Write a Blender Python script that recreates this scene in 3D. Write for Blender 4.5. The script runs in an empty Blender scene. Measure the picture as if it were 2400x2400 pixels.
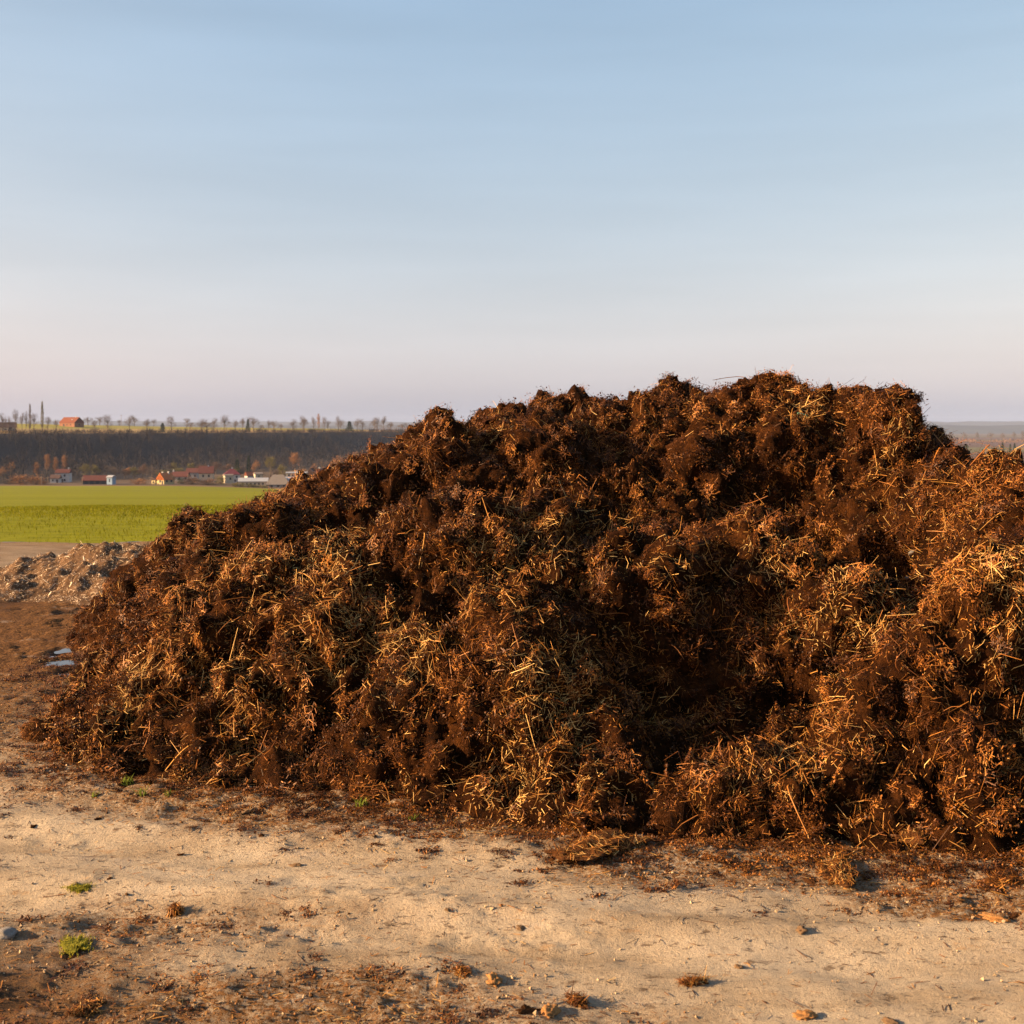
import bpy, bmesh, math, random
import numpy as np
from mathutils import Vector, Matrix

# ---------------------------------------------------------------- camera, world, sun
scene = bpy.context.scene
col = scene.collection
H, F, HOR = 1.7, 2800.0, 1005.0          # eye height; focal length and horizon row of a 2400 px frame
cam_d = bpy.data.cameras.new('camera')
cam = bpy.data.objects.new('camera', cam_d)
col.objects.link(cam)
cam.location = (0, 0, H)
cam.rotation_euler = (math.radians(90), 0, 0)
cam_d.sensor_width = 36.0
cam_d.lens = 36.0 * F / 2400
cam_d.shift_y = (HOR - 1200) / 2400
cam_d.clip_start, cam_d.clip_end = 0.1, 60000
cam_d.dof.use_dof = True
cam_d.dof.focus_distance = 6.6
cam_d.dof.aperture_fstop = 7.1
scene.camera = cam

SUN_A, SUN_E = math.radians(100), math.radians(17)     # degrees left of the view direction; elevation
sun_dir = Vector((-math.sin(SUN_A) * math.cos(SUN_E), math.cos(SUN_A) * math.cos(SUN_E), math.sin(SUN_E)))
world = bpy.data.worlds.new('World')
scene.world = world
world.use_nodes = True
wn = world.node_tree.nodes
wl = world.node_tree.links
bg = wn['Background']
sky = wn.new('ShaderNodeTexSky')
sky.sky_type = 'NISHITA'
sky.sun_disc = False
sky.sun_elevation = SUN_E
sky.sun_rotation = -SUN_A
sky.altitude = 200
sky.air_density, sky.dust_density, sky.ozone_density = 1.0, 2.2, 1.0
# hazy late-afternoon air: a flatter, pinker gradient than the clear-sky model's
s_sep = wn.new('ShaderNodeSeparateColor'); s_com = wn.new('ShaderNodeCombineColor')
wl.new(sky.outputs[0], s_sep.inputs[0])
for i, (e_, g_) in enumerate(((0.82, 1.50), (0.54, 1.82), (0.28, 2.60))):
    p_ = wn.new('ShaderNodeMath'); p_.operation = 'POWER'; p_.inputs[1].default_value = e_
    m_ = wn.new('ShaderNodeMath'); m_.operation = 'MULTIPLY'; m_.inputs[1].default_value = g_
    wl.new(s_sep.outputs[i], p_.inputs[0]); wl.new(p_.outputs[0], m_.inputs[0]); wl.new(m_.outputs[0], s_com.inputs[i])
s_tc = wn.new('ShaderNodeTexCoord'); s_mp = wn.new('ShaderNodeMapping'); s_mp.inputs['Scale'].default_value = (1.2, 1.2, 11)
s_no = wn.new('ShaderNodeTexNoise'); s_no.inputs['Scale'].default_value = 2.2; s_no.inputs['Detail'].default_value = 5
s_mr = wn.new('ShaderNodeMapRange'); s_mr.inputs['From Min'].default_value = 0.3; s_mr.inputs['From Max'].default_value = 0.7
s_mr.inputs['To Min'].default_value = 0.96; s_mr.inputs['To Max'].default_value = 1.05
s_vm = wn.new('ShaderNodeVectorMath'); s_vm.operation = 'SCALE'
wl.new(s_tc.outputs['Generated'], s_mp.inputs[0]); wl.new(s_mp.outputs[0], s_no.inputs['Vector']); wl.new(s_no.outputs['Fac'], s_mr.inputs['Value'])
wl.new(s_com.outputs[0], s_vm.inputs[0]); wl.new(s_mr.outputs[0], s_vm.inputs['Scale'])
wl.new(s_vm.outputs[0], bg.inputs[0])
bg.inputs[1].default_value = 0.05

sl = bpy.data.lights.new('sun', 'SUN')
sl.energy = 5.0
sl.angle = math.radians(0.5)
sl.color = (1.0, 0.68, 0.37)
sun = bpy.data.objects.new('sun', sl)
sun.rotation_euler = sun_dir.to_track_quat('Z', 'Y').to_euler()
sun.location = (-30, 10, 20)
col.objects.link(sun)

scene.view_settings.view_transform = 'Standard'
scene.view_settings.look = 'None'
scene.view_settings.exposure = 2.0
scene.view_settings.gamma = 1.0
scene.render.engine = 'CYCLES'
scene.cycles.max_bounces = 5
scene.cycles.diffuse_bounces = 2
scene.cycles.glossy_bounces = 2
scene.cycles.transmission_bounces = 2
scene.cycles.volume_bounces = 0
scene.cycles.use_denoising = True

rng = np.random.default_rng(7)
random.seed(7)

# ---------------------------------------------------------------- noise (numpy)
_perm = np.random.default_rng(99).permutation(256)
_perm = np.concatenate([_perm, _perm, _perm])
_grad = np.random.default_rng(98).normal(size=(256, 3))
_grad /= np.linalg.norm(_grad, axis=1)[:, None]
_jit = np.random.default_rng(97).random((256, 3))

def _hash(i, j, k):
    return _perm[(_perm[(_perm[i & 255] + j) & 255] + k) & 255]

def perlin(P):
    P = np.asarray(P, float)
    I = np.floor(P).astype(np.int64)
    f = P - I
    w = f * f * f * (f * (f * 6 - 15) + 10)
    out = 0
    for dx in (0, 1):
        wx = w[:, 0] if dx else 1 - w[:, 0]
        for dy in (0, 1):
            wy = w[:, 1] if dy else 1 - w[:, 1]
            for dz in (0, 1):
                wz = w[:, 2] if dz else 1 - w[:, 2]
                g = _grad[_hash(I[:, 0] + dx, I[:, 1] + dy, I[:, 2] + dz)]
                out = out + wx * wy * wz * ((f[:, 0] - dx) * g[:, 0] + (f[:, 1] - dy) * g[:, 1] + (f[:, 2] - dz) * g[:, 2])
    return out * 1.6

def fbm(P, octaves=4, gain=0.5):
    s, a, t = 0, 1.0, 0
    P = np.asarray(P, float)
    for i in range(octaves):
        s = s + a * perlin(P * (2.03 ** i) + 17.3 * i)
        t += a
        a *= gain
    return s / t

def worley(P):
    """distance to the nearest jittered cell point"""
    P = np.asarray(P, float)
    I = np.floor(P).astype(np.int64)
    best = np.full(len(P), 9.0)
    for dx in (-1, 0, 1):
        for dy in (-1, 0, 1):
            for dz in (-1, 0, 1):
                h = _hash(I[:, 0] + dx, I[:, 1] + dy, I[:, 2] + dz)
                q = I + (dx, dy, dz) + _jit[h] - P
                best = np.minimum(best, (q * q).sum(1))
    return np.sqrt(best)

def sstep(a, b, x):
    t = np.clip((x - a) / (b - a), 0, 1)
    return t * t * (3 - 2 * t)

def xy0(x, y, s):
    x = np.asarray(x, float); y = np.asarray(y, float)
    return np.stack([x.ravel() * s, y.ravel() * s, np.full(x.size, 3.7)], 1)

# ---------------------------------------------------------------- object helpers
def tag(o, label=None, cat=None, group=None, kind=None):
    if label: o['label'] = label
    if cat: o['category'] = cat
    if group: o['group'] = group
    if kind: o['kind'] = kind
    return o

def link(o, parent=None):
    col.objects.link(o)
    if parent is not None:
        o.parent = parent
    return o

def empty(name, loc=(0, 0, 0), rz=0.0):
    o = bpy.data.objects.new(name, None)
    o.location = loc
    o.rotation_euler = (0, 0, rz)
    o.empty_display_size = 0.2
    return link(o)

def mesh_data(name, V, faces, mat, attrs=None, smooth=False):
    """faces: list of int arrays (n,3) or (n,4)"""
    me = bpy.data.meshes.new(name)
    V = np.ascontiguousarray(V, dtype=np.float32)
    me.vertices.add(len(V))
    me.vertices.foreach_set('co', V.ravel())
    faces = [np.asarray(f, dtype=np.int32) for f in faces if len(f)]
    loops = np.concatenate([f.ravel() for f in faces])
    sizes = np.concatenate([np.full(len(f), f.shape[1], np.int32) for f in faces])
    starts = np.concatenate([[0], np.cumsum(sizes)[:-1]]).astype(np.int32)
    me.loops.add(len(loops))
    me.loops.foreach_set('vertex_index', loops)
    me.polygons.add(len(sizes))
    me.polygons.foreach_set('loop_start', starts)
    me.polygons.foreach_set('loop_total', sizes)
    me.polygons.foreach_set('use_smooth', np.full(len(sizes), bool(smooth)))
    for k, a in (attrs or {}).items():
        a = np.asarray(a, dtype=np.float32)
        if a.ndim == 1:
            at = me.attributes.new(k, 'FLOAT', 'POINT')
            at.data.foreach_set('value', a)
        else:
            at = me.attributes.new(k, 'FLOAT_COLOR', 'POINT')
            at.data.foreach_set('color', np.concatenate([a, np.ones((len(a), 1), np.float32)], 1).ravel())
    me.update(calc_edges=True)
    me.validate()
    if mat is not None:
        me.materials.append(mat)
    return me

def obj(name, me, parent=None, loc=None, rot=None, scale=None):
    o = bpy.data.objects.new(name, me)
    if loc is not None: o.location = loc
    if rot is not None: o.rotation_euler = rot
    if scale is not None: o.scale = scale
    return link(o, parent)

# ---------------------------------------------------------------- materials
class NT:
    def __init__(self, name):
        self.m = bpy.data.materials.new(name)
        self.m.use_nodes = True
        self.t = self.m.node_tree
        self.b = self.t.nodes['Principled BSDF']
        self.b.inputs['Specular IOR Level'].default_value = 0.04
    def n(self, typ, **kw):
        x = self.t.nodes.new(typ)
        for k, v in kw.items():
            if hasattr(x, k): setattr(x, k, v)
            else: x.inputs[k.replace('_', ' ')].default_value = v
        return x
    def l(self, a, b):
        self.t.links.new(a, b)
    def noise(self, scale, detail=5, rough=0.6, coords='Object', sx=1, sy=1, sz=1, vec=None):
        if vec is None:
            vec = self.n('ShaderNodeTexCoord').outputs[coords]
        mp = self.n('ShaderNodeMapping')
        mp.inputs['Scale'].default_value = (sx, sy, sz)
        self.l(vec, mp.inputs[0])
        x = self.n('ShaderNodeTexNoise', Scale=scale, Detail=detail, Roughness=rough)
        self.l(mp.outputs[0], x.inputs['Vector'])
        return x.outputs['Fac']
    def ramp(self, fac, stops):
        r = self.n('ShaderNodeValToRGB')
        e = r.color_ramp.elements
        while len(e) < len(stops): e.new(0.5)
        for i, (p, c) in enumerate(stops):
            e[i].position = p
            e[i].color = (*c, 1) if not isinstance(c, float) else (c, c, c, 1)
        self.l(fac, r.inputs[0])
        return r.outputs[0]
    def mix(self, fac, a, b, blend='MIX'):
        x = self.n('ShaderNodeMix', data_type='RGBA', blend_type=blend)
        for s, v in ((0, fac), (6, a), (7, b)):
            if hasattr(v, 'links'): self.l(v, x.inputs[s])
            elif isinstance(v, tuple): x.inputs[s].default_value = (*v, 1)
            else: x.inputs[s].default_value = v
        return x.outputs[2]
    def math(self, op, a, b):
        x = self.n('ShaderNodeMath', operation=op)
        for s, v in ((0, a), (1, b)):
            if hasattr(v, 'links'): self.l(v, x.inputs[s])
            else: x.inputs[s].default_value = v
        return x.outputs[0]
    def attr(self, name, out='Color'):
        return self.n('ShaderNodeAttribute', attribute_name=name).outputs[out]
    def bump(self, h, strength=0.5, dist=0.01):
        x = self.n('ShaderNodeBump', Strength=strength, Distance=dist)
        self.l(h, x.inputs['Height'])
        self.l(x.outputs[0], self.b.inputs['Normal'])
    def color(self, c):
        if hasattr(c, 'links'): self.l(c, self.b.inputs['Base Color'])
        else: self.b.inputs['Base Color'].default_value = (*c, 1)
    def rough(self, r):
        if hasattr(r, 'links'): self.l(r, self.b.inputs['Roughness'])
        else: self.b.inputs['Roughness'].default_value = r

def simple_mat(name, c1, c2, scale, rough=0.8, detail=4, bump=0.0, coords='Object', sx=1, sy=1, sz=1):
    t = NT(name)
    f = t.noise(scale, detail, coords=coords, sx=sx, sy=sy, sz=sz)
    t.color(t.ramp(f, [(0.3, c1), (0.7, c2)]))
    t.rough(rough)
    if bump: t.bump(f, bump, 0.02)
    return t.m

def col_mat(name, rough=0.6, spec=0.25, noise_scale=60, amount=0.35, transl=0.0):
    """colour from the mesh's own 'col' attribute with a little grain"""
    t = NT(name)
    c = t.attr('col')
    f = t.noise(noise_scale, 3)
    t.color(t.mix(1.0, c, t.ramp(f, [(0.3, 1.0 - amount), (0.7, 1.0 + amount * 0.3)]), 'MULTIPLY'))
    t.rough(rough)
    t.b.inputs['Specular IOR Level'].default_value = spec
    if transl:
        tr = t.n('ShaderNodeBsdfTranslucent')
        t.l(c, tr.inputs[0])
        mx = t.n('ShaderNodeMixShader', Fac=transl)
        t.l(t.b.outputs[0], mx.inputs[1]); t.l(tr.outputs[0], mx.inputs[2])
        t.l(mx.outputs[0], t.t.nodes['Material Output'].inputs[0])
    return t.m

M = {}
# bare earth: tan track in front, brown wet earth beside the heap, straw-stained patches
t = NT('bare_earth')
zone = t.attr('earth')           # r: tan track, g: manure stain, b: damp
sep = t.n('ShaderNodeSeparateColor'); t.l(zone, sep.inputs[0])
fine = t.noise(55, 8, 0.7)
grit = t.noise(260, 4, 0.7)
big = t.noise(3.0, 7, 0.66, sx=0.4)
tan = t.ramp(big, [(0.30, (0.26, 0.197, 0.128)), (0.5, (0.415, 0.338, 0.243)), (0.72, (0.49, 0.412, 0.31))])
brown = t.ramp(big, [(0.3, (0.032, 0.016, 0.009)), (0.7, (0.10, 0.054, 0.031))])
base = t.mix(sep.outputs[0], brown, tan)
stain = t.ramp(fine, [(0.3, (0.06, 0.026, 0.012)), (0.55, (0.17, 0.085, 0.033)), (0.8, (0.32, 0.18, 0.08))])
edge = t.math('MULTIPLY', sep.outputs[1], t.ramp(fine, [(0.35, 0.0), (0.55, 1.0)]))
base = t.mix(edge, base, stain)
base = t.mix(1.0, base, t.ramp(grit, [(0.28, 0.55), (0.5, 1.0), (0.75, 1.18)]), 'MULTIPLY')
speck = t.ramp(t.noise(75, 4, 0.6, sx=0.45), [(0.60, 0.0), (0.66, 1.0)])
base = t.mix(t.math('MULTIPLY', speck, 0.7), base, (0.06, 0.042, 0.038))
fleck = t.ramp(t.noise(17, 6, 0.68, sx=0.5), [(0.60, 0.0), (0.67, 1.0)])
base = t.mix(t.math('MULTIPLY', fleck, 0.75), base, (0.075, 0.045, 0.03))
ochre = t.ramp(t.noise(11, 5, 0.65, sx=0.6), [(0.62, 0.0), (0.70, 1.0)])
base = t.mix(t.math('MULTIPLY', ochre, 0.55), base, (0.34, 0.19, 0.075))
chalk = t.ramp(t.noise(6, 6, 0.7, sx=0.5), [(0.58, 0.0), (0.75, 1.0)])
base = t.mix(t.math('MULTIPLY', chalk, 0.4), base, (0.42, 0.365, 0.32))
base = t.mix(t.math('MULTIPLY', sep.outputs[2], 0.6), base, (0.05, 0.026, 0.015))
t.color(base)
t.rough(t.math('SUBTRACT', 0.95, t.math('MULTIPLY', sep.outputs[2], 0.45)))
t.bump(t.math('ADD', fine, t.math('MULTIPLY', grit, 0.5)), 1.0, 0.02)
M['earth'] = t.m

# winter crop field
t = NT('field_green')
big = t.noise(0.05, 5, 0.6, sx=0.25)
fine = t.noise(3.0, 6, 0.7, sx=0.5)
g = t.ramp(big, [(0.3, (0.125, 0.132, 0.003)), (0.7, (0.17, 0.172, 0.005))])
g = t.mix(1.0, g, t.ramp(fine, [(0.25, 0.6), (0.6, 1.1)]), 'MULTIPLY')
t.color(g); t.rough(0.9)
M['field'] = t.m

# distant land, cover given by an attribute
t = NT('distant_land')
c = t.attr('cover')
f = t.noise(0.02, 6, 0.65, sx=0.4)
t.color(t.mix(1.0, c, t.ramp(f, [(0.3, 0.75), (0.7, 1.2)]), 'MULTIPLY'))
t.rough(0.95)
M['land'] = t.m
M['far_hill'] = simple_mat('far_hill', (0.03, 0.04, 0.05), (0.06, 0.07, 0.07), 0.002, 0.95)

# heap
t = NT('manure')
a = t.noise(9, 8, 0.72)
b_ = t.noise(70, 5, 0.7)
c = t.ramp(a, [(0.34, (0.007, 0.0025, 0.0009)), (0.5, (0.032, 0.0108, 0.0026)), (0.68, (0.082, 0.029, 0.0065))])
c = t.mix(1.0, c, t.ramp(b_, [(0.3, 0.45), (0.6, 1.15)]), 'MULTIPLY')
t.color(c); t.rough(0.85)
t.bump(t.math('ADD', b_, t.math('MULTIPLY', t.noise(240, 4, 0.7), 0.5)), 1.0, 0.035)
M['manure'] = t.m
M['straw'] = col_mat('straw', 0.5, 0.14, 40, 0.3)
M['crumb'] = col_mat('crumb', 0.85, 0.04, 80, 0.5)
t = NT('clod_earth')
a = t.noise(14, 7, 0.7)
t.color(t.ramp(a, [(0.3, (0.03, 0.012, 0.005)), (0.55, (0.10, 0.042, 0.015)), (0.8, (0.19, 0.09, 0.035))]))
t.rough(0.9); t.bump(a, 0.8, 0.03)
M['clod'] = t.m
t = NT('dry_clod')
a = t.noise(20, 7, 0.7)
t.color(t.ramp(a, [(0.3, (0.13, 0.075, 0.04)), (0.55, (0.28, 0.18, 0.10)), (0.8, (0.40, 0.28, 0.17))]))
t.rough(0.95); t.bump(a, 0.8, 0.02)
M['dry_clod'] = t.m
M['mulch'] = simple_mat('mulch_body', (0.05, 0.028, 0.015), (0.13, 0.078, 0.045), 14, 0.9, 6, 0.6)
M['husk'] = col_mat('husk', 0.6, 0.1, 50, 0.3)
M['grass'] = col_mat('grass_blade', 0.6, 0.08, 8, 0.2, 0.45)
M['stone'] = simple_mat('grey_stone', (0.07, 0.066, 0.062), (0.16, 0.15, 0.14), 18, 0.85, 6, 0.5)  # tone darkened to stand in for shade over the heap's two stones
M['pale_stone'] = simple_mat('pale_stone', (0.15, 0.135, 0.12), (0.27, 0.25, 0.23), 18, 0.85, 6, 0.5)
M['ochre_stone'] = simple_mat('ochre_stone', (0.20, 0.095, 0.032), (0.36, 0.19, 0.075), 16, 0.9, 6, 0.5)
M['moss'] = simple_mat('moss', (0.10, 0.10, 0.012), (0.24, 0.22, 0.03), 30, 0.9, 5, 0.6)
t = NT('teal_plastic'); t.color((0.02, 0.26, 0.20)); t.rough(0.35); M['teal'] = t.m
t = NT('puddle_water'); t.color((0.02, 0.014, 0.009)); t.rough(0.04)
t.b.inputs['Specular IOR Level'].default_value = 0.5
t.bump(t.noise(9, 2), 0.04, 0.01)
M['water'] = t.m
M['bark'] = simple_mat('bark', (0.07, 0.055, 0.045), (0.14, 0.11, 0.085), 1.5)
M['twig_grey'] = simple_mat('twig_grey', (0.075, 0.058, 0.048), (0.13, 0.10, 0.08), 0.8)
M['twig_orange'] = simple_mat('twig_orange', (0.17, 0.085, 0.04), (0.28, 0.15, 0.075), 0.5)
M['twig_dull'] = simple_mat('twig_dull', (0.09, 0.055, 0.04), (0.15, 0.09, 0.06), 0.5)
M['twig_olive'] = simple_mat('twig_olive', (0.10, 0.09, 0.03), (0.17, 0.14, 0.05), 0.5)
M['needles'] = simple_mat('needles', (0.018, 0.03, 0.018), (0.04, 0.055, 0.025), 1.0)
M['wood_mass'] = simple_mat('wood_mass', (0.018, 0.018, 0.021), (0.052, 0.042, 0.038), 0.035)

def wall_mat(n, c): return simple_mat(n, tuple(x * 0.85 for x in c), c, 0.8, 0.9)
M['w_white'] = wall_mat('white_render', (0.410, 0.410, 0.410))
M['w_yellow'] = wall_mat('yellow_render', (0.426, 0.344, 0.180))
M['w_cream'] = wall_mat('cream_render', (0.410, 0.361, 0.279))
M['w_brick'] = wall_mat('brick_wall', (0.22, 0.11, 0.07))
M['w_blue'] = wall_mat('pale_blue_sheet', (0.22, 0.31, 0.42))
M['w_grey'] = wall_mat('grey_render', (0.30, 0.28, 0.27))
M['w_dark'] = wall_mat('dark_timber', (0.06, 0.055, 0.06))
M['r_red'] = wall_mat('red_tiles', (0.105, 0.043, 0.036))
M['r_orange'] = wall_mat('orange_tiles', (0.369, 0.123, 0.045))
M['r_brown'] = wall_mat('brown_tiles', (0.10, 0.065, 0.055))
M['r_rust'] = wall_mat('rust_tiles', (0.164, 0.061, 0.037))
M['r_grey'] = wall_mat('grey_sheet_roof', (0.20, 0.17, 0.145))
M['r_pale'] = wall_mat('pale_sheet_roof', (0.295, 0.312, 0.344))
M['r_plum'] = wall_mat('plum_tiles', (0.115, 0.034, 0.043))
t = NT('window_glass'); t.color((0.03, 0.035, 0.045)); t.rough(0.15); M['glass'] = t.m
M['pole'] = wall_mat('pole_wood', (0.22, 0.17, 0.13))

# ---------------------------------------------------------------- ground: one height function, cut in three sheets
def at_ground(u, v):
    d = H * F / (v - HOR)
    return (u - 1200) / F * d, d

P0 = np.array([(0 - 1200) / F * 800, 800.0])            # the wooded bank runs obliquely from here ...
P1 = np.array([(950 - 1200) / F * 1250, 1250.0])        # ... to here
BD = (P1 - P0) / np.linalg.norm(P1 - P0)
BN = np.array([-BD[1], BD[0]])                          # points away from the camera, onto the plateau
BL = np.linalg.norm(P1 - P0)

PROF_Y = [0, 17, 24, 60, 75, 110, 150, 300, 560, 640, 900, 14000]
PROF_Z = [0, 0, -0.10, -2.16, -3.6, -6.4, -7.8, -14.6, -25.6, -26.9, -27.0, -27.0]

def far_z(x, y):
    z = np.interp(y, PROF_Y, PROF_Z)
    s = (x - P0[0]) * BN[0] + (y - P0[1]) * BN[1]
    t_ = (x - P0[0]) * BD[0] + (y - P0[1]) * BD[1]
    side = sstep(-900, -500, t_) * (1 - sstep(BL * 1.15, BL * 1.8, t_))
    rise = (0.25 * sstep(-150, -20, s) + 0.75 * sstep(-62, 4, s)) * 25.6
    crest = sstep(10, 190, s) * np.interp(t_, [-200, 150, BL * 0.7, BL * 1.1], [8.0, 7.8, 5.2, 3.6]) * (1 - 0.9 * sstep(230, 900, s))
    mask = sstep(560, 700, y)
    und = 1.2 * np.sin(x * 0.011 + 1.0) * np.sin(y * 0.006) * sstep(100, 300, y) * (1 - sstep(400, 600, y))
    # the field's far edge dips to the right
    dip = -2.6 * sstep(-170, -60, x) * sstep(330, 540, y) * (1 - sstep(600, 700, y))
    return z + side * mask * (rise + crest) + und * 0.3 + dip

def near_relief(x, y):
    sh = x.shape
    x_, y_ = x.ravel(), y.ravel()
    near = (1 - sstep(17.5, 22, y_)) * (1 - sstep(9, 14, np.abs(x_)))
    z = 0.035 * fbm(xy0(x_, y_, 0.55), 3)
    z += 0.020 * fbm(xy0(x_ * 0.7, y_, 2.2) + 5, 3)
    st = stain_mask(x_, y_)
    z += (0.011 + 0.018 * st) * fbm(xy0(x_ * 0.8, y_, 7) + 9, 5, 0.7)
    rid = 1 - np.abs(fbm(xy0(x_, y_, 16) + 30, 3, 0.6)) * 2.2
    z += (0.004 + 0.006 * st) * np.clip(rid, -0.5, 1) * (0.4 + 0.6 * sstep(-.2, .3, perlin(xy0(x_, y_, 2.6) + 12)))
    sp = sstep(0.1, 0.45, perlin(xy0(x_, y_, 3.1) + 70))
    z += (0.015 * sp + 0.012 * st) * np.clip(0.55 - worley(xy0(x_ + 0.03 * perlin(xy0(x_, y_, 14)), y_, 15)), 0, 1) * 1.8
    # shallow wheel ruts along the track
    for yy, am in ((4.05, 0.028), (4.75, 0.02), (5.3, 0.02)):
        w_ = yy + 0.14 * np.sin(x_ * 0.8 + yy) - 0.10 * x_
        z -= am * np.exp(-((y_ - w_) / 0.13) ** 2)
        z += 0.7 * am * np.exp(-((y_ - w_ - 0.24) / 0.09) ** 2)
    return (z * near).reshape(sh)

def stain_mask(x, y):
    """where manure and trodden straw lie on the earth"""
    n1 = fbm(xy0(x, y, 1.1) + 31, 4)
    near_left = sstep(0.9, -0.3, x + 0.7 * (y - 3.6)) * (1 - sstep(4.1, 4.5, y))
    patch = np.exp(-(((x + 0.55) / 0.45) ** 2 + ((y - 3.55) / 0.22) ** 2))
    corner = np.exp(-(((x - 1.75) / 0.5) ** 2 + ((y - 4.25) / 0.16) ** 2))
    back_left = sstep(5.9, 7.0, y) * sstep(-0.8, -2.0, x)
    foot = sstep(1.1, 0.0, foot_dist(x, y)) * 0.75
    b = 0.5 * near_left + 0.5 * patch + 0.8 * corner + 0.4 * back_left + foot
    return np.clip(sstep(0.28, 0.75, b + n1 * 0.55 + 0.05), 0, 1)

FOOT = np.array([(-3.9, 11.2), (-3.75, 10.4), (-3.22, 9.0), (-2.6, 7.4), (-2.2, 6.1), (-1.7, 5.75), (-1.0, 5.55), (-.22, 5.30),
                 (.45, 4.98), (1.23, 4.88), (1.98, 4.78), (3.0, 4.76), (4.5, 5.0), (5.8, 6.5), (6.2, 9), (5, 12), (2, 13), (-1, 13), (-3.2, 12.3)])

def foot_dist(x, y):
    """distance outside the heap's foot line (0 inside)"""
    x = np.asarray(x, float); y = np.asarray(y, float)
    best = np.full(x.shape, 1e9)
    inside = np.zeros(x.shape, bool)
    n = len(FOOT)
    for i in range(n):
        a, b = FOOT[i], FOOT[(i + 1) % n]
        e = b - a
        t_ = np.clip(((x - a[0]) * e[0] + (y - a[1]) * e[1]) / (e @ e), 0, 1)
        best = np.minimum(best, np.hypot(x - a[0] - t_ * e[0], y - a[1] - t_ * e[1]))
        cond = (a[1] > y) != (b[1] > y)
        with np.errstate(divide='ignore', invalid='ignore'):
            xi = a[0] + (y - a[1]) / (b[1] - a[1] + 1e-12) * e[0]
        inside ^= cond & (x < xi)
    return np.where(inside, 0.0, best)

PUDDLES = [(146, 1557, 74, 11), (156, 1580, 34, 6), (153, 1525, 36, 5), (161, 1432, 36, 4), (35, 1428, 22, 4), (115, 1539, 34, 5)]

def puddle_dip(x, y):
    z = np.zeros_like(x)
    for u, v, w_, h_ in PUDDLES:
        px, py = at_ground(u, v)
        rx = w_ / 2 / F * py * 1.25
        ry = max(0.10, h_ / 2 * py * py / (H * F) * 1.5)
        q = ((x - px) / rx) ** 2 + ((y - py) / ry) ** 2
        z -= 0.045 * np.exp(-q * 0.9)
    return z

def ground_z(x, y):
    x = np.atleast_1d(np.asarray(x, float)); y = np.atleast_1d(np.asarray(y, float))
    return far_z(x, y) + near_relief(x, y) + puddle_dip(x, y)

def spaced(a, b, s0, s1):
    out = [a]
    while out[-1] < b:
        f = (out[-1] - a) / (b - a)
        out.append(out[-1] + s0 + (s1 - s0) * f)
    return out

def grow(a, b, s, k):
    out = []
    x = a
    while x < b:
        s *= k
        x += s
        out.append(min(x, b))
    return out

xs_f = list(np.arange(-4.4, 4.4001, 0.023))
xr = grow(4.4, 13000, 0.016, 1.16)
xl = grow(4.4, 40, 0.016, 1.13) + list(np.arange(52, 760, 12.0)) + grow(760, 13000, 12, 1.3)
xs_n = np.array([-v for v in reversed(grow(4.4, 13000, 0.016, 1.16))] + xs_f + xr)
ys_n = np.array([-12000, -3000, -700, -150, -40, -12, -4, 0, 1.5, 2.4] + spaced(2.6, 8.0, 0.013, 0.026) + spaced(8.05, 17.9, 0.035, 0.1))
xs_d = np.array([-v for v in reversed(xl)] + list(np.linspace(-4.3, 4.3, 24)) + xr)

def sheet(name, xs, ys, mat, attrs=None):
    X, Y = np.meshgrid(xs, ys)
    Z = ground_z(X.ravel(), Y.ravel())
    V = np.stack([X.ravel(), Y.ravel(), Z], 1)
    nx, ny = len(xs), len(ys)
    i = np.arange(nx * ny).reshape(ny, nx)
    Fq = np.stack([i[:-1, :-1].ravel(), i[:-1, 1:].ravel(), i[1:, 1:].ravel(), i[1:, :-1].ravel()], 1)
    at = attrs(V) if attrs else None
    me = mesh_data(name, V, [Fq], mat, at, smooth=True)
    return tag(obj(name, me), kind='structure')

def earth_attr(V):
    x, y = V[:, 0], V[:, 1]
    n = fbm(xy0(x, y, 0.9) + 3, 4)
    tan_ = (1 - sstep(5.6, 7.4, y + n * 1.3 + 0.25 * x)) * (1 - 0.92 * sstep(-0.2, -1.5, x + 0.35 * (y - 3.4) * 2 + n) * (1 - sstep(3.9, 4.5, y + n * 0.3)))
    back = 0.45 * sstep(12, 15, y + n)
    st = stain_mask(x, y)
    damp = sstep(0.0, 0.4, fbm(xy0(x * 0.5, y, 0.9) + 77, 3) - 0.02) * sstep(6, 7.5, y) * (1 - sstep(12.5, 14, y)) * sstep(-1, -2, x)
    damp = np.maximum(damp, np.clip(-puddle_dip(x, y) / 0.02, 0, 1))
    return {'earth': np.stack([np.clip(np.maximum(tan_, back), 0, 1), st, np.clip(damp, 0, 1)], 1)}

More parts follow.
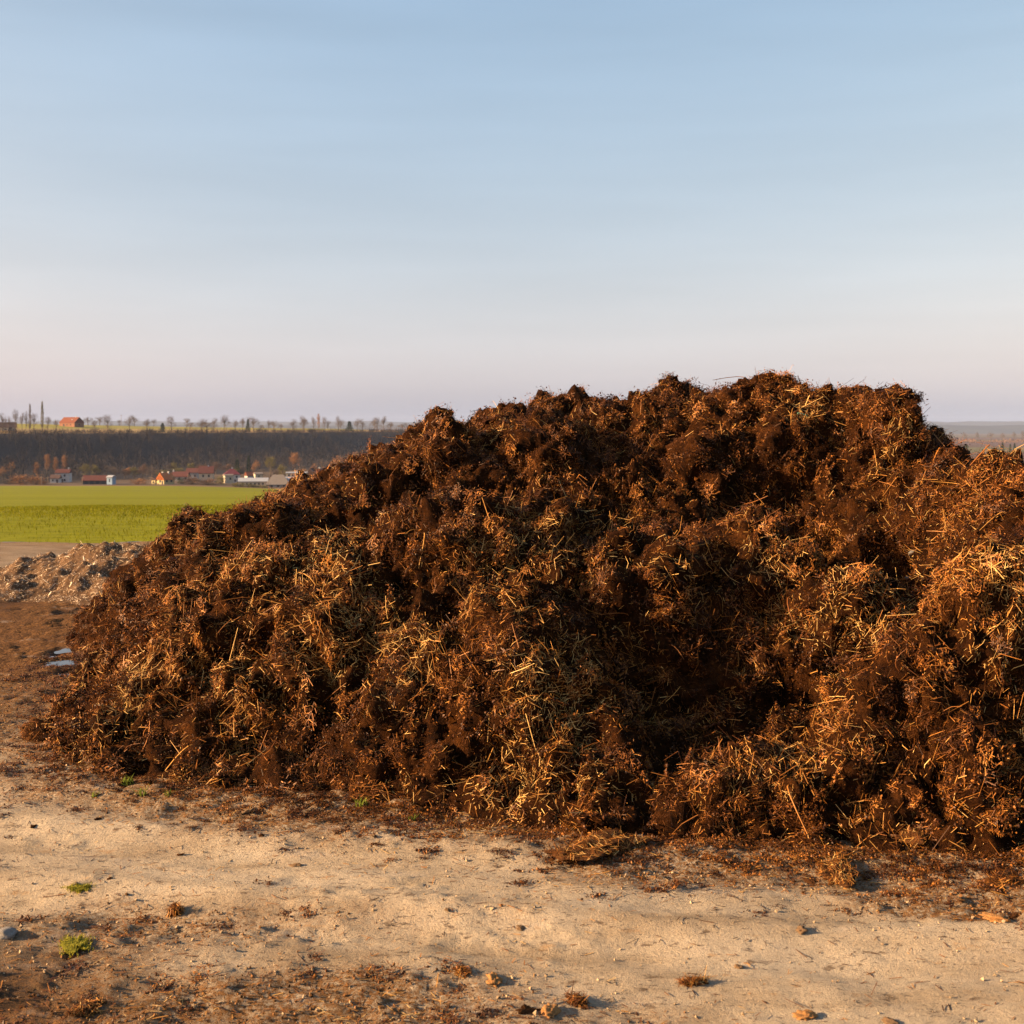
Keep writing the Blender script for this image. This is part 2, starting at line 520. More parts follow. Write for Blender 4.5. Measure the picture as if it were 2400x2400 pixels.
def cover_attr(V):
    x, y = V[:, 0], V[:, 1]
    s = (x - P0[0]) * BN[0] + (y - P0[1]) * BN[1]
    t_ = (x - P0[0]) * BD[0] + (y - P0[1]) * BD[1]
    side = (t_ > -900) & (t_ < BL * 1.5)
    c = np.tile(np.array([0.095, 0.065, 0.05]), (len(V), 1))
    strips = np.sin(y * 0.0045 + 0.0006 * x)
    c[(strips > 0.55) & (y > 1300)] = (0.11, 0.10, 0.05)
    c[(strips < -0.6) & (y > 1300)] = (0.10, 0.065, 0.055)
    c[y < 900] = (0.09, 0.065, 0.045)
    c[(y < 590)] = (0.16, 0.11, 0.07)
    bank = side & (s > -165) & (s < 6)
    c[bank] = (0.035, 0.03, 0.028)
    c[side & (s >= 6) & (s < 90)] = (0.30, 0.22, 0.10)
    c[side & (s >= 90)] = (0.22, 0.20, 0.05)
    return {'cover': c}

sheet('ground', xs_n, ys_n, M['earth'], earth_attr)
y0 = float(ys_n[-1])
ys_f = np.array([y0] + grow(y0, 575, 0.25, 1.07))
sheet('field', xs_d, ys_f, M['field'])
ys_v = np.array([575.0] + list(np.arange(590, 1700, 12.0)) + grow(1690, 13000, 12, 1.2))
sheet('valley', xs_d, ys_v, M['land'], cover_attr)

# far blue hills
def far_ridge(name, y, hfun, x0, x1, depth):
    xs = np.linspace(x0, x1, 260)
    top = hfun(xs)
    rows = []
    for k, (dy, f) in enumerate(((-depth, 0), (-depth * 0.55, 0.55), (-depth * 0.2, 0.9), (0, 1), (depth * 0.3, 0.9), (depth, 0))):
        rows.append(np.stack([xs, np.full_like(xs, y + dy), -27 + (top + 27) * f], 1))
    V = np.concatenate(rows)
    n = len(xs)
    i = np.arange(len(V)).reshape(-1, n)
    Fq = np.stack([i[:-1, :-1].ravel(), i[:-1, 1:].ravel(), i[1:, 1:].ravel(), i[1:, :-1].ravel()], 1)
    return tag(obj(name, mesh_data(name, V, [Fq], M['far_hill'], smooth=True)), kind='structure')

def ridge_h(s, base, amp):
    def f(x):
        P = np.stack([x * s, np.full_like(x, base), np.zeros_like(x)], 1)
        return base + amp * fbm(P, 4)
    return f
far_ridge('far_hills', 11500, ridge_h(0.0011, 72, 46), -12500, 12500, 900)
far_ridge('middle_hills', 7600, ridge_h(0.0015, 26, 18), -12500, 12500, 600)

# ---------------------------------------------------------------- the manure heap: height field with mounds and hollows
K = 2400 / 1932.0
def ctl():
    c = [(p[0], p[1], -0.02) for p in FOOT]
    cx, cy = 1.0, 8.8
    for p in FOOT:                                   # outside ring below ground, inside ring a steep toe
        d = np.hypot(p[0] - cx, p[1] - cy)
        e = ((p[0] - cx) / d, (p[1] - cy) / d)
        c.append((p[0] + e[0] * 0.8, p[1] + e[1] * 0.8, -0.55))
        c.append((p[0] - e[0] * 0.28, p[1] - e[1] * 0.28, 0.18))
    c += [(-3.45, 11.0, .42), (-3.05, 10.4, .63), (-2.75, 9.6, .74), (-1.86, 9.1, 1.08), (-1.27, 8.8, 1.32), (-.55, 8.5, 1.65), (0.0, 8.5, 1.74), (.54, 8.5, 1.78),
          (1.1, 8.5, 1.88), (1.78, 8.3, 1.88), (2.45, 8.0, 1.77), (2.75, 8.2, 1.40), (2.75, 7.4, 1.42), (2.55, 6.9, 1.40), (2.8, 6.2, 1.22), (3.6, 7.0, 1.0), (3.4, 8.2, 1.2), (4.6, 8, .8), (3.0, 9.2, 1.2),
          (-2.2, 7.4, .62), (-1.9, 8.1, .92), (-1.5, 6.6, .62), (-1.0, 7.5, 1.12), (-.6, 6.3, .72), (-.2, 7.3, 1.25), (.2, 6.1, .74), (.6, 7.2, 1.3),
          (1.0, 5.9, .55), (1.3, 6.9, 1.12), (1.9, 6.1, .75), (2.0, 7.2, 1.3), (2.3, 5.5, .78), (3.0, 5.6, .95), (2.6, 5.9, 1.06),
          (0, 10.2, 1.5), (2, 10.2, 1.5), (-2, 10.6, .8), (4, 10, .8), (1.5, 11.5, .7), (-1, 11.6, .6)]
    return np.array(c)
_c = ctl()
def _phi(r): return np.where(r > 1e-9, r * r * np.log(r + 1e-12), 0)
_n = len(_c)
_A = np.zeros((_n + 3, _n + 3))
_A[:_n, :_n] = _phi(np.hypot(_c[:, None, 0] - _c[None, :, 0], _c[:, None, 1] - _c[None, :, 1])) + np.eye(_n) * 0.004
_A[:_n, _n] = 1; _A[:_n, _n + 1:] = _c[:, :2]
_A[_n:, :_n] = _A[:_n, _n:].T
_w = np.linalg.solve(_A, np.concatenate([_c[:, 2], np.zeros(3)]))

def heap_base(x, y):
    z = _w[_n] + _w[_n + 1] * x + _w[_n + 2] * y
    for i in range(_n):
        z = z + _w[i] * _phi(np.hypot(x - _c[i, 0], y - _c[i, 1]))
    return z

def on_base(u, v, zfun):
    d = np.linspace(3.5, 13, 1500)
    x = (u - 1200) / F * d
    zr = H - (v - HOR) / F * d
    hit = np.nonzero(zfun(x, d) > zr)[0]
    if len(hit) == 0:                                # above the skyline: the closest approach
        i = int(np.argmin(zr - zfun(x, d)))
    else:
        i = hit[0]
    return x[i], d[i]

# mounds (dumped loads) and hollows between them: position on the slope, radius, height
MOUNDS = [(600, 1130, .60, .15), (400, 1180, .50, .14), (330, 1330, .50, .10), (620, 1260, .36, .12), (880, 1020, .50, .15), (1000, 1250, .46, .22),
          (780, 1390, .34, .18), (950, 1440, .36, .18), (845, 880, .20, .22), (825, 790, .22, .10), (1050, 765, .30, .08), (1265, 728, .22, .09), (1465, 735, .36, .12),
          (1640, 760, .28, .10), (1230, 1100, .30, .26), (1430, 1040, .36, .30), (1600, 1140, .30, .26), (1690, 835, .17, .26), (1800, 850, .34, .12),
          (1870, 960, .5, .15), (1760, 1300, .52, .22), (1500, 1490, .42, .09), (1740, 1480, .46, .12), (1400, 1560, .30, .14), (1890, 1140, .5, .16),
          (1000, 840, .34, .12), (680, 950, .34, .12), (480, 1010, .34, .10), (330, 1030, .30, .10), (200, 1400, .28, .12), (1330, 850, .26, .12), (1880, 1520, .3, .12),
          (1120, 1480, .3, .12), (230, 1180, .3, .12)]
HOLLOWS = [(1220, 815, .34, .20), (1470, 925, .54, .50), (1150, 905, .38, .28), (1320, 1290, .55, .27), (1500, 1250, .38, .16), (1130, 1180, .30, .18), (270, 1075, .24, .30),
           (505, 1390, .20, .15), (640, 1350, .17, .14), (1650, 1010, .46, .42), (1240, 1000, .38, .30), (1690, 1215, .22, .22), (850, 1500, .15, .12), (1400, 1420, .34, .10),
           (960, 930, .26, .10), (1830, 830, .18, .10), (1900, 1400, .2, .16), (420, 1080, .16, .12), (1780, 1560, .3, .10)]
_feat = []
for (u, v, r, a) in MOUNDS:
    x, y = on_base(u * K, v * K, heap_base); _feat.append((x, y, r, a, 0))
for (u, v, r, a) in HOLLOWS:
    x, y = on_base(u * K, v * K, heap_base); _feat.append((x, y, r, a, 1))

def heap_smooth(x, y):
    z = heap_base(x, y)
    wx = x + 0.10 * perlin(xy0(x, y, 2.1)).reshape(x.shape)
    wy = y + 0.10 * perlin(xy0(x, y, 2.1) + 40).reshape(x.shape)
    up = np.zeros_like(z); dn = np.zeros_like(z)
    for (cx, cy, r, a, k) in _feat:
        q = ((wx - cx) ** 2 + (wy - cy) ** 2) / (r * r)
        if k == 0: up = up + 1.1 * a * np.clip(1 - q, 0, 1) ** 0.9
        else: dn = dn + 1.15 * a * np.exp(-q * 1.3)
    return z + sstep(-0.05, 0.25, z) * up - np.minimum(sstep(-0.05, 0.3, z) * dn, np.clip(z * 0.72, 0, None))

def grid_normals(Vg):
    dx = np.gradient(Vg, axis=1); dy = np.gradient(Vg, axis=0)
    n = np.cross(dx, dy)
    return n / (np.linalg.norm(n, axis=2, keepdims=True) + 1e-12)

gx = np.arange(-4.3, 4.6, 0.019)
gy = np.concatenate([np.arange(4.2, 9.3, 0.017), np.arange(9.3, 13.2, 0.035)])
GX, GY = np.meshgrid(gx, gy)
GZ = heap_smooth(GX, GY)
Vg = np.stack([GX, GY, GZ], 2)
Ng = grid_normals(Vg)
Pf = Vg.reshape(-1, 3)
warp = 0.075 * np.stack([fbm(Pf * 4 + 3, 3, .6), fbm(Pf * 4 + 50, 3, .6), fbm(Pf * 4 + 90, 3, .6)], 1)
amp = 0.35 + 0.65 * sstep(-0.25, 0.3, fbm(Pf * 1.3 + 8, 2))
l1 = np.clip(1 - worley((Pf + warp) / 0.42) ** 1.6, -0.2, 1)
l2 = np.clip(1 - worley((Pf + warp) / 0.17 + 11) ** 1.5, -0.3, 1)
l3 = np.clip(1 - worley((Pf + warp * 0.6) / 0.065 + 23) * 1.3, -0.4, 1)
dsp = 0.18 * (l1 - 0.5) * amp + 0.18 * (l2 - 0.5) * (0.4 + 0.6 * amp) + 0.07 * (l3 - 0.4) + 0.085 * fbm(Pf * 7, 5, 0.66)
toe = sstep(-0.12, 0.18, GZ).ravel()
Vh = Pf + Ng.reshape(-1, 3) * (dsp * (0.25 + 0.75 * toe))[:, None]
ii = np.arange(GX.size).reshape(GX.shape)
Q = np.stack([ii[:-1, :-1].ravel(), ii[:-1, 1:].ravel(), ii[1:, 1:].ravel(), ii[1:, :-1].ravel()], 1)
keep = (Vh[Q][:, :, 2].max(1) > -0.06)
Q = Q[keep]
used = np.unique(Q)
remap = np.full(len(Vh), -1); remap[used] = np.arange(len(used))
Vh = Vh[used]; Q = remap[Q]

heap = empty('manure_heap', (0, 0, 0))
tag(heap, 'large brown heap of straw manure standing on the bare earth yard', 'manure heap')
obj('heap_body', mesh_data('heap_body', Vh, [Q], M['manure'], smooth=True), heap)

class Surf:
    """triangle soup to scatter on"""
    def __init__(self, V, Fq):
        T = np.concatenate([Fq[:, [0, 1, 2]], Fq[:, [0, 2, 3]]]) if Fq.shape[1] == 4 else Fq
        self.a, self.b, self.c = V[T[:, 0]], V[T[:, 1]], V[T[:, 2]]
        n = np.cross(self.b - self.a, self.c - self.a)
        self.area = np.linalg.norm(n, axis=1) / 2
        self.n = n / (2 * self.area[:, None] + 1e-15)
        self.mid = (self.a + self.b + self.c) / 3
    def sample(self, k, w=None):
        p = self.area * (1 if w is None else w)
        cdf = np.cumsum(p)
        i = np.searchsorted(cdf, rng.random(k) * cdf[-1])
        i = np.minimum(i, len(p) - 1)
        r1 = np.sqrt(rng.random(k))[:, None]; r2 = rng.random(k)[:, None]
        P = (1 - r1) * self.a[i] + r1 * (1 - r2) * self.b[i] + r1 * r2 * self.c[i]
        return P, self.n[i]

def unit(v): return v / (np.linalg.norm(v, axis=1, keepdims=True) + 1e-12)

def tangents(P, N, ang):
    ref = np.where(np.abs(N[:, 2:3]) < 0.9, np.array([[0, 0, 1.0]]), np.array([[1.0, 0, 0]]))
    t1 = unit(np.cross(ref, N)); t2 = np.cross(N, t1)
    return np.cos(ang)[:, None] * t1 + np.sin(ang)[:, None] * t2

def stalks(P, T, N, L, W, bend, segs, flat=0.6):
    """three-sided tapering straws along T, bent towards or away from the surface"""
    k = len(P)
    B = np.cross(T, N)
    ts = np.linspace(-0.5, 0.5, segs + 1)
    bdir = rng.normal(size=(k, 3)) * 0.6 + N * 0.5
    rings = []
    for t_ in ts:
        c = P + T * (L * t_)[:, None] - bdir * (bend * L * (4 * t_ * t_))[:, None]
        w = W * (1.0 if abs(t_) < 0.45 else 0.75)
        for j in range(3):
            a = 2 * math.pi * j / 3 + 0.5
            rings.append(c + B * (w * 0.5 * math.cos(a))[:, None] + N * (w * 0.5 * flat * math.sin(a))[:, None])
    nv = 3 * (segs + 1)
    V = np.stack(rings, 1).reshape(-1, 3)
    f = []
    for s in range(segs):
        for j in range(3):
            f.append((s * 3 + j, s * 3 + (j + 1) % 3, (s + 1) * 3 + (j + 1) % 3, (s + 1) * 3 + j))
    Fq = (np.arange(k) * nv)[:, None, None] + np.array(f)[None]
    return V, Fq.reshape(-1, 4), nv

STRAW_C = np.array([(0.60, 0.385, 0.14), (0.48, 0.245, 0.060), (0.33, 0.128, 0.024), (0.205, 0.074, 0.014), (0.10, 0.034, 0.008), (0.036, 0.012, 0.0035)])
GOLD_LIT = []  # golden straw patches; sunlit brightness put into the straw colour, chiefly left flank
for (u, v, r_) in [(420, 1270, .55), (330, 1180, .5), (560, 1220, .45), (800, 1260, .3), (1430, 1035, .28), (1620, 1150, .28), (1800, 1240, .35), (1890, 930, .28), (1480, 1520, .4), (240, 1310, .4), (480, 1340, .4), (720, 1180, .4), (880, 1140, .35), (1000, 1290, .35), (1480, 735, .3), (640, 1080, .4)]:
    x, y = on_base(u * K, v * K, heap_smooth); GOLD_LIT.append((x, y, r_))
def gold_lit(P):
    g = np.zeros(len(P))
    for x, y, r_ in GOLD_LIT:
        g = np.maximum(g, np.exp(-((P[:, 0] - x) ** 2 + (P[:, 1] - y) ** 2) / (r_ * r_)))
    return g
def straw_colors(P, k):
    n = fbm(P * 1.6 + 60, 3) + 0.26 * gold_lit(P) - 0.09
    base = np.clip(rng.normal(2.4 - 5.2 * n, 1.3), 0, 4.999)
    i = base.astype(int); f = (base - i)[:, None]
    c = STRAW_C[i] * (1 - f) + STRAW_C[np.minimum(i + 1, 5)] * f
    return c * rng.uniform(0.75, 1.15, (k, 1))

# bigger lumps lying in the heap's skin: each a part
def lump_mesh(name, seed, mat, rough=0.35, sub=3, squash=0.8):
    bm = bmesh.new()
    bmesh.ops.create_icosphere(bm, subdivisions=sub, radius=1.0)
    V = np.array([v.co[:] for v in bm.verts])
    d = 1 + rough * fbm(V * 1.3 + seed * 7.1, 2) + 0.7 * rough * (0.5 - worley(V * 2.1 + seed * 3.3)) + 0.45 * rough * fbm(V * 4.5 + seed, 3, 0.65)
    V2 = V * d[:, None] * np.array([1, 0.9, squash])
    for v, c in zip(bm.verts, V2): v.co = c
    me = bpy.data.meshes.new(name)
    bm.to_mesh(me); bm.free()
    me.materials.append(mat)
    for p in me.polygons: p.use_smooth = True
    return me

heap_surf = Surf(Vh, Q)
def facing(mid, n):
    """denser where the heap turns to the yard and the sky, thin on the far side"""
    back = sstep(9.6, 10.6, mid[:, 1] + 0.25 * mid[:, 0] * 0)
    return (1 - 0.85 * back) * np.where(mid[:, 2] < -0.02, 0.2, 1.0)
hw = facing(heap_surf.mid, heap_surf.n)

clod_me = [lump_mesh('clod', i, M['manure'], 0.55, 4) for i in range(7)]
def hit_heap(u, v):
    """point of the smooth slope seen at a picture position"""
    x, y = on_base(u * K, v * K, heap_smooth)
    return np.array([x, y, float(heap_smooth(np.array([x]), np.array([y]))[0])])

clod_tris_V, clod_tris_F = [], []
_off = 0
def add_clod(p, r, sq=(1, 1, 1), me=None, name='clod', mat=None):
    global _off
    me = me or random.choice(clod_me)
    o = obj(name, me, heap, tuple(p), (random.uniform(-.5, .5), random.uniform(-.5, .5), random.uniform(0, 6.28)), (r * sq[0], r * sq[1], r * sq[2]))
    V = np.array([v.co[:] for v in me.vertices])
    mw = np.array(Matrix.LocRotScale(o.location, o.rotation_euler, o.scale))
    clod_tris_V.append(V @ mw[:3, :3].T + mw[:3, 3])
    clod_tris_F.append(np.array([p_.vertices[:] for p_ in me.polygons]) + _off)
    _off += len(V)
    return o

for (u, v, r, sq) in [(830, 780, .085, (1.2, 1, .9)), (845, 880, .14, (1, .8, 1.6)), (1268, 716, .085, (1, 1, 1.1)), (1310, 724, .07, (1, 1, 1)), (1225, 728, .07, (1.2, 1, .8)), (1690, 765, .12, (1, 1, 1.1)),
                      (1715, 795, .10, (.8, 1, 1.2)), (1698, 835, .12, (.8, .8, 1.7)), (1775, 900, .12, (1.4, 1, .9)), (640, 872, .09, (1, 1, 1)), (700, 855, .10, (1.2, 1, .8)), (545, 915, .08, (.8, 1, 1.3)),
                      (350, 990, .10, (1.3, 1, 1)), (300, 1015, .11, (1, 1, .9)), (235, 1060, .12, (1, 1, 1)), (95, 1385, .095, (1.1, 1, .9)), (160, 1395, .12, (1, 1, 1)), (215, 1380, .12, (1, 1, 1.1)), (250, 1440, .10, (1.5, 1, .8)),
                      (140, 1330, .10, (1, 1, 1)), (165, 1290, .10, (.8, 1, 1.4)), (180, 1250, .10, (1, 1, 1)), (345, 1465, .055, (1, 1, 1.1)), (420, 1480, .07, (1.3, 1, .8)), (560, 1490, .06, (1.4, 1, .8)), (820, 1500, .10, (1.4, 1, .9)),
                      (1110, 1560, .10, (1.6, 1, .7)), (1450, 725, .10, (1.6, 1, .7)), (1600, 735, .09, (1.4, 1, .8)), (1130, 745, .08, (1.5, 1, .7)), (980, 748, .08, (1.4, 1, .7)), (900, 762, .07, (1.5, 1, .7)),
                      (1490, 1060, .13, (1, 1, 1)), (1250, 1090, .14, (1, 1, .9)), (1610, 1130, .15, (1, 1, 1.1)), (1830, 1420, .14, (1, 1, 1)), (1860, 1530, .13, (1, 1, .9)), (1650, 1580, .09, (1.5, 1, .7))]:
    add_clod(hit_heap(u, v), r, sq)
Pc, Nc = heap_surf.sample(90, hw * (heap_surf.mid[:, 1] < 9.4))
for p, n in zip(Pc, Nc):
    r = float(np.clip(rng.lognormal(-2.75, 0.4), .035, .13))
    add_clod(p - n * r * 0.55, r, (rng.uniform(.8, 1.5), rng.uniform(.8, 1.2), rng.uniform(.6, 1.1)))

cs = Surf(np.concatenate(clod_tris_V), np.concatenate(clod_tris_F))

# straw: the mass as one part, the longest stalks as parts of their own
def lay_straw(S, k, w, lo, hi, segs, wid, lift=0.004, mess=0.42, bend=0.26):
    P, N = S.sample(k, w)
    flow = 3.5 * fbm(P * 1.1 + 5, 2) * math.pi
    ang = np.where(rng.random(k) < 0.55, flow + rng.normal(0, mess, k), rng.uniform(0, 2 * math.pi, k))
    T = tangents(P, N, ang)
    tilt = np.where(rng.random(k) < 0.86, rng.normal(0.06, 0.16, k), rng.uniform(0.2, 1.3, k))
    T = unit(T * np.cos(tilt)[:, None] + N * np.sin(tilt)[:, None])
    L = np.clip(rng.lognormal(math.log((lo + hi) / 2), 0.5, k), lo * 0.5, hi * 1.7)
    W = rng.uniform(*wid, k)
    Nn = unit(N - T * (N * T).sum(1)[:, None] + rng.normal(0, 0.3, (k, 3)))
    Pc_ = P + N * (lift + L * np.abs(np.sin(tilt)) * 0.38)[:, None]
    V, Fq, nv = stalks(Pc_, T, Nn, L, W, bend * rng.random(k), segs)
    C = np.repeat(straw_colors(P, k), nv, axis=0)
    return V, Fq, C

mat_w = 0.38 + 1.2 * sstep(-0.25, 0.3, fbm(heap_surf.mid * 2.3 + 71, 3) + 0.3 * gold_lit(heap_surf.mid) - .08)
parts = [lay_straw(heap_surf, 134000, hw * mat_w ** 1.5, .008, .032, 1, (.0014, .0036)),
         lay_straw(heap_surf, 27000, hw * mat_w ** 2.2, .035, .095, 2, (.0018, .0042), .006, .4, .55),
         lay_straw(cs, 22000, None, .02, .06, 1, (.002, .0045))]
Vs, Fs, Cs, off = [], [], [], 0
for V, Fq, C in parts:
    Vs.append(V); Fs.append(Fq + off); Cs.append(C); off += len(V)
o = obj('straw', mesh_data('straw', np.concatenate(Vs), [np.concatenate(Fs)], M['straw'], {'col': np.concatenate(Cs)}), heap)
tag(o, kind='stuff')

# fine fibres: little mats of chaff pressed into the surface, too small and too many to tell apart
def mats_on(parent, name, surf, weight, count, variants_me, size=(0.8, 1.5), sink=0.003, PN=None):
    P, N = surf.sample(count, weight) if PN is None else PN
    me = bpy.data.meshes.new(name)
    me.vertices.add(count)
    me.vertices.foreach_set('co', (P - N * sink).astype(np.float32).ravel())
    eul = np.zeros((count, 3), np.float32)
    for i in range(count):
        q = Vector(N[i]).to_track_quat('Z', 'Y')
        q = q @ Matrix.Rotation(rng.uniform(0, 6.283), 3, 'Z').to_quaternion()
        eul[i] = q.to_euler()[:]
    a = me.attributes.new('turn', 'FLOAT_VECTOR', 'POINT'); a.data.foreach_set('vector', eul.ravel())
    a = me.attributes.new('size', 'FLOAT', 'POINT'); a.data.foreach_set('value', rng.uniform(*size, count).astype(np.float32))
    nz = fbm(P * 2.6 + 15, 3) + 0.22 * gold_lit(P) - 0.05
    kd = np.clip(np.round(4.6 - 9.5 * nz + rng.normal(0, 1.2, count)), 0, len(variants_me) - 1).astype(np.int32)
    a = me.attributes.new('which', 'INT', 'POINT'); a.data.foreach_set('value', kd)
    o = obj(name, me, parent)
    pool = bpy.data.collections.new(name + '_kinds')
    for i, vm in enumerate(variants_me):
        pool.objects.link(bpy.data.objects.new(f'{name}_kind_{i:02d}', vm))
    ng = bpy.data.node_groups.new(name, 'GeometryNodeTree')
    ng.interface.new_socket('Geometry', in_out='INPUT', socket_type='NodeSocketGeometry')
    ng.interface.new_socket('Geometry', in_out='OUTPUT', socket_type='NodeSocketGeometry')
    n = ng.nodes; l = ng.links
    gi = n.new('NodeGroupInput'); go = n.new('NodeGroupOutput')
    ci = n.new('GeometryNodeCollectionInfo'); ci.inputs[0].default_value = pool; ci.inputs['Separate Children'].default_value = True
    ip = n.new('GeometryNodeInstanceOnPoints'); ip.inputs['Pick Instance'].default_value = True
    ar = n.new('GeometryNodeInputNamedAttribute'); ar.data_type = 'FLOAT_VECTOR'; ar.inputs[0].default_value = 'turn'
    as_ = n.new('GeometryNodeInputNamedAttribute'); as_.data_type = 'FLOAT'; as_.inputs[0].default_value = 'size'
    aw = n.new('GeometryNodeInputNamedAttribute'); aw.data_type = 'INT'; aw.inputs[0].default_value = 'which'
    l.new(aw.outputs[0], ip.inputs['Instance Index'])
    er = n.new('FunctionNodeEulerToRotation')
    l.new(gi.outputs[0], ip.inputs['Points']); l.new(ci.outputs[0], ip.inputs['Instance'])
    l.new(ar.outputs[0], er.inputs[0]); l.new(er.outputs[0], ip.inputs['Rotation']); l.new(as_.outputs[0], ip.inputs['Scale'])
    l.new(ip.outputs[0], go.inputs[0])
    md = o.modifiers.new('mats', 'NODES'); md.node_group = ng
    return tag(o, kind='stuff')

def bits(P, r):
    """tiny six-cornered crumbs"""
    k = len(P)
    base = np.array([(1, 0, 0), (-1, 0, 0), (0, 1, 0), (0, -1, 0), (0, 0, 1), (0, 0, -1)], float)
    f = np.array([(0, 2, 4), (2, 1, 4), (1, 3, 4), (3, 0, 4), (2, 0, 5), (1, 2, 5), (3, 1, 5), (0, 3, 5)])
    V = rng.uniform(0.5, 1.4, (k, 6, 1)) * base[None] * r[:, None, None]
    a = rng.uniform(0, 6.28, k); c_, s_ = np.cos(a), np.sin(a)
    V = np.stack([V[..., 0] * c_[:, None] - V[..., 1] * s_[:, None], V[..., 0] * s_[:, None] + V[..., 1] * c_[:, None], V[..., 2]], 2) + P[:, None]
    return V.reshape(-1, 3), ((np.arange(k) * 6)[:, None, None] + f[None]).reshape(-1, 3)

def mat_kind(k, rad, L, W, thick, idx, spread):
    P = np.stack([rng.normal(0, rad * .5, k), rng.normal(0, rad * .5, k), rng.uniform(0, thick, k)], 1)
    a = rng.uniform(0, 6.28) + rng.normal(0, .9, k)
    T = unit(np.stack([np.cos(a), np.sin(a), rng.normal(0, .14, k)], 1))
    N = unit(np.cross(np.cross(T, np.array([[0, 0, 1.0]])), T))
    V, Fq, nv = stalks(P, T, N, np.clip(rng.lognormal(math.log(L), .55, k), .004, .045), rng.uniform(W * .5, W * 1.5, k), .25 * rng.random(k), 1, .4)
    kb = k // 2
    Pb = np.stack([rng.normal(0, rad * .5, kb), rng.normal(0, rad * .5, kb), rng.uniform(-.002, thick * .7, kb)], 1)
    Vb, Fb = bits(Pb, rng.uniform(.002, .006, kb))
    def cols(n, ix):
        b = np.clip(rng.normal(ix, spread, n), 0, 4.99); i = b.astype(int); f = (b - i)[:, None]
        return (STRAW_C[i] * (1 - f) + STRAW_C[np.minimum(i + 1, 5)] * f) * rng.uniform(.75, 1.2, (n, 1))
    C = np.concatenate([np.repeat(cols(k, idx), nv, axis=0), np.repeat(cols(kb, idx + .7), 6, axis=0)])
    return mesh_data('fibre_mat', np.concatenate([V, Vb]), [Fq, Fb + len(V)], M['straw'], {'col': C})
fib = [mat_kind(70, .05, .012, .0032, .007, ix, 0.9) for ix in (2.3, 2.8, 3.2, 3.5, 3.8, 4.0, 4.3, 4.6, 4.8)]
both_V = np.concatenate([Vh] + clod_tris_V)
tri_h = np.concatenate([Q[:, [0, 1, 2]], Q[:, [0, 2, 3]]])
both = Surf(both_V, np.concatenate([tri_h] + [f_ + len(Vh) for f_ in clod_tris_F]))
mats_on(heap, 'fibres', both, facing(both.mid, both.n), 7600, fib)

def crumbs(P, r, colors, seed=0):
    """eight-sided bits of earth"""
    k = len(P)
    base = np.array([(1, 0, 0), (-1, 0, 0), (0, 1, 0), (0, -1, 0), (0, 0, 1), (0, 0, -1)], float)
    f = np.array([(0, 2, 4), (2, 1, 4), (1, 3, 4), (3, 0, 4), (2, 0, 5), (1, 2, 5), (3, 1, 5), (0, 3, 5)])
    R = rng.normal(size=(k, 3, 3)); Qm, _ = np.linalg.qr(R)
    S = rng.uniform(0.55, 1.3, (k, 6, 1)) * base[None] * r[:, None, None]
    V = np.einsum('kij,kvj->kvi', Qm, S) + P[:, None]
    Fq = (np.arange(k) * 6)[:, None, None] + f[None]
    return V.reshape(-1, 3), Fq.reshape(-1, 3), np.repeat(colors, 6, axis=0)

k = 14000
P, N = heap_surf.sample(k, hw * (0.25 + sstep(-0.2, 0.25, fbm(heap_surf.mid * 1.9 + 20, 2))))
r = np.clip(rng.lognormal(math.log(.0055), 0.45, k), .003, .015)
cc = np.array([(0.085, 0.031, 0.007)]) * rng.uniform(0.3, 1.7, (k, 1))
V, Fq, C = crumbs(P + N * (r * 0.4)[:, None], r, cc)
tag(obj('crumbs', mesh_data('crumbs', V, [Fq], M['crumb'], {'col': C}), heap), kind='stuff')

stalk_me = []
for i in range(10):
    L = np.array([1.0]); 
    V, Fq, nv = stalks(np.zeros((1, 3)), np.array([[1.0, 0, 0]]), np.array([[0, 0, 1.0]]), L, np.array([0.034 + 0.02 * rng.random()]), np.array([rng.uniform(.0, .35)]), 5)
    c = STRAW_C[int(rng.integers(1, 5))] * rng.uniform(0.9, 1.15)
    stalk_me.append(mesh_data('straw_stalk', V, [Fq], M['straw'], {'col': np.tile(c, (len(V), 1))}, smooth=True))
P, N = heap_surf.sample(200, hw * (heap_surf.mid[:, 1] < 9.2) * (heap_surf.n[:, 1] < 0.3))
ang = rng.uniform(0, 2 * math.pi, len(P))
T = tangents(P, N, ang)
for p, n, t_ in zip(P, N, T):
    tilt = abs(rng.normal(0.1, 0.25))
    L = float(rng.uniform(.09, .22))
    d = Vector(t_ * math.cos(tilt) + n * math.sin(tilt))
    o = obj('straw_stalk', random.choice(stalk_me), heap, tuple(p + n * (0.012 + 0.4 * L * math.sin(tilt))), d.to_track_quat('X', 'Z').to_euler(), (L, L, L))

# ---------------------------------------------------------------- pale mulch pile behind the heap
pile = empty('mulch_pile', (-4.4, 12.8, 0))
tag(pile, 'low pale pile of dry shredded husks beside the green field', 'mulch pile')
px_ = np.arange(-2.1, 2.1, 0.03); py_ = np.arange(-1.9, 1.9, 0.03)
PX, PY = np.meshgrid(px_, py_)
wob = 0.25 * perlin(xy0(PX, PY, 1.3) + 4).reshape(PX.shape)
def pile_h(x, y, w):
    z = np.zeros_like(x)
    for (cx, cy, rx, ry, h) in [(0.35, 0.2, 1.7, 1.2, .26), (-.25, .1, 1.2, 1.0, .15), (-0.1, .25, .5, .6, .07), (.75, .1, .8, .9, .12), (-1.15, -.3, .95, .9, .15), (0.3, -.5, 1.2, .8, .10)]:
        q = ((x - cx) / rx) ** 2 + ((y - cy) / ry) ** 2 + w
        z = np.maximum(z, 0) + h * np.clip(1 - q, 0, 1) ** 1.1 * (0.8 if h < .3 else 1)
    return z
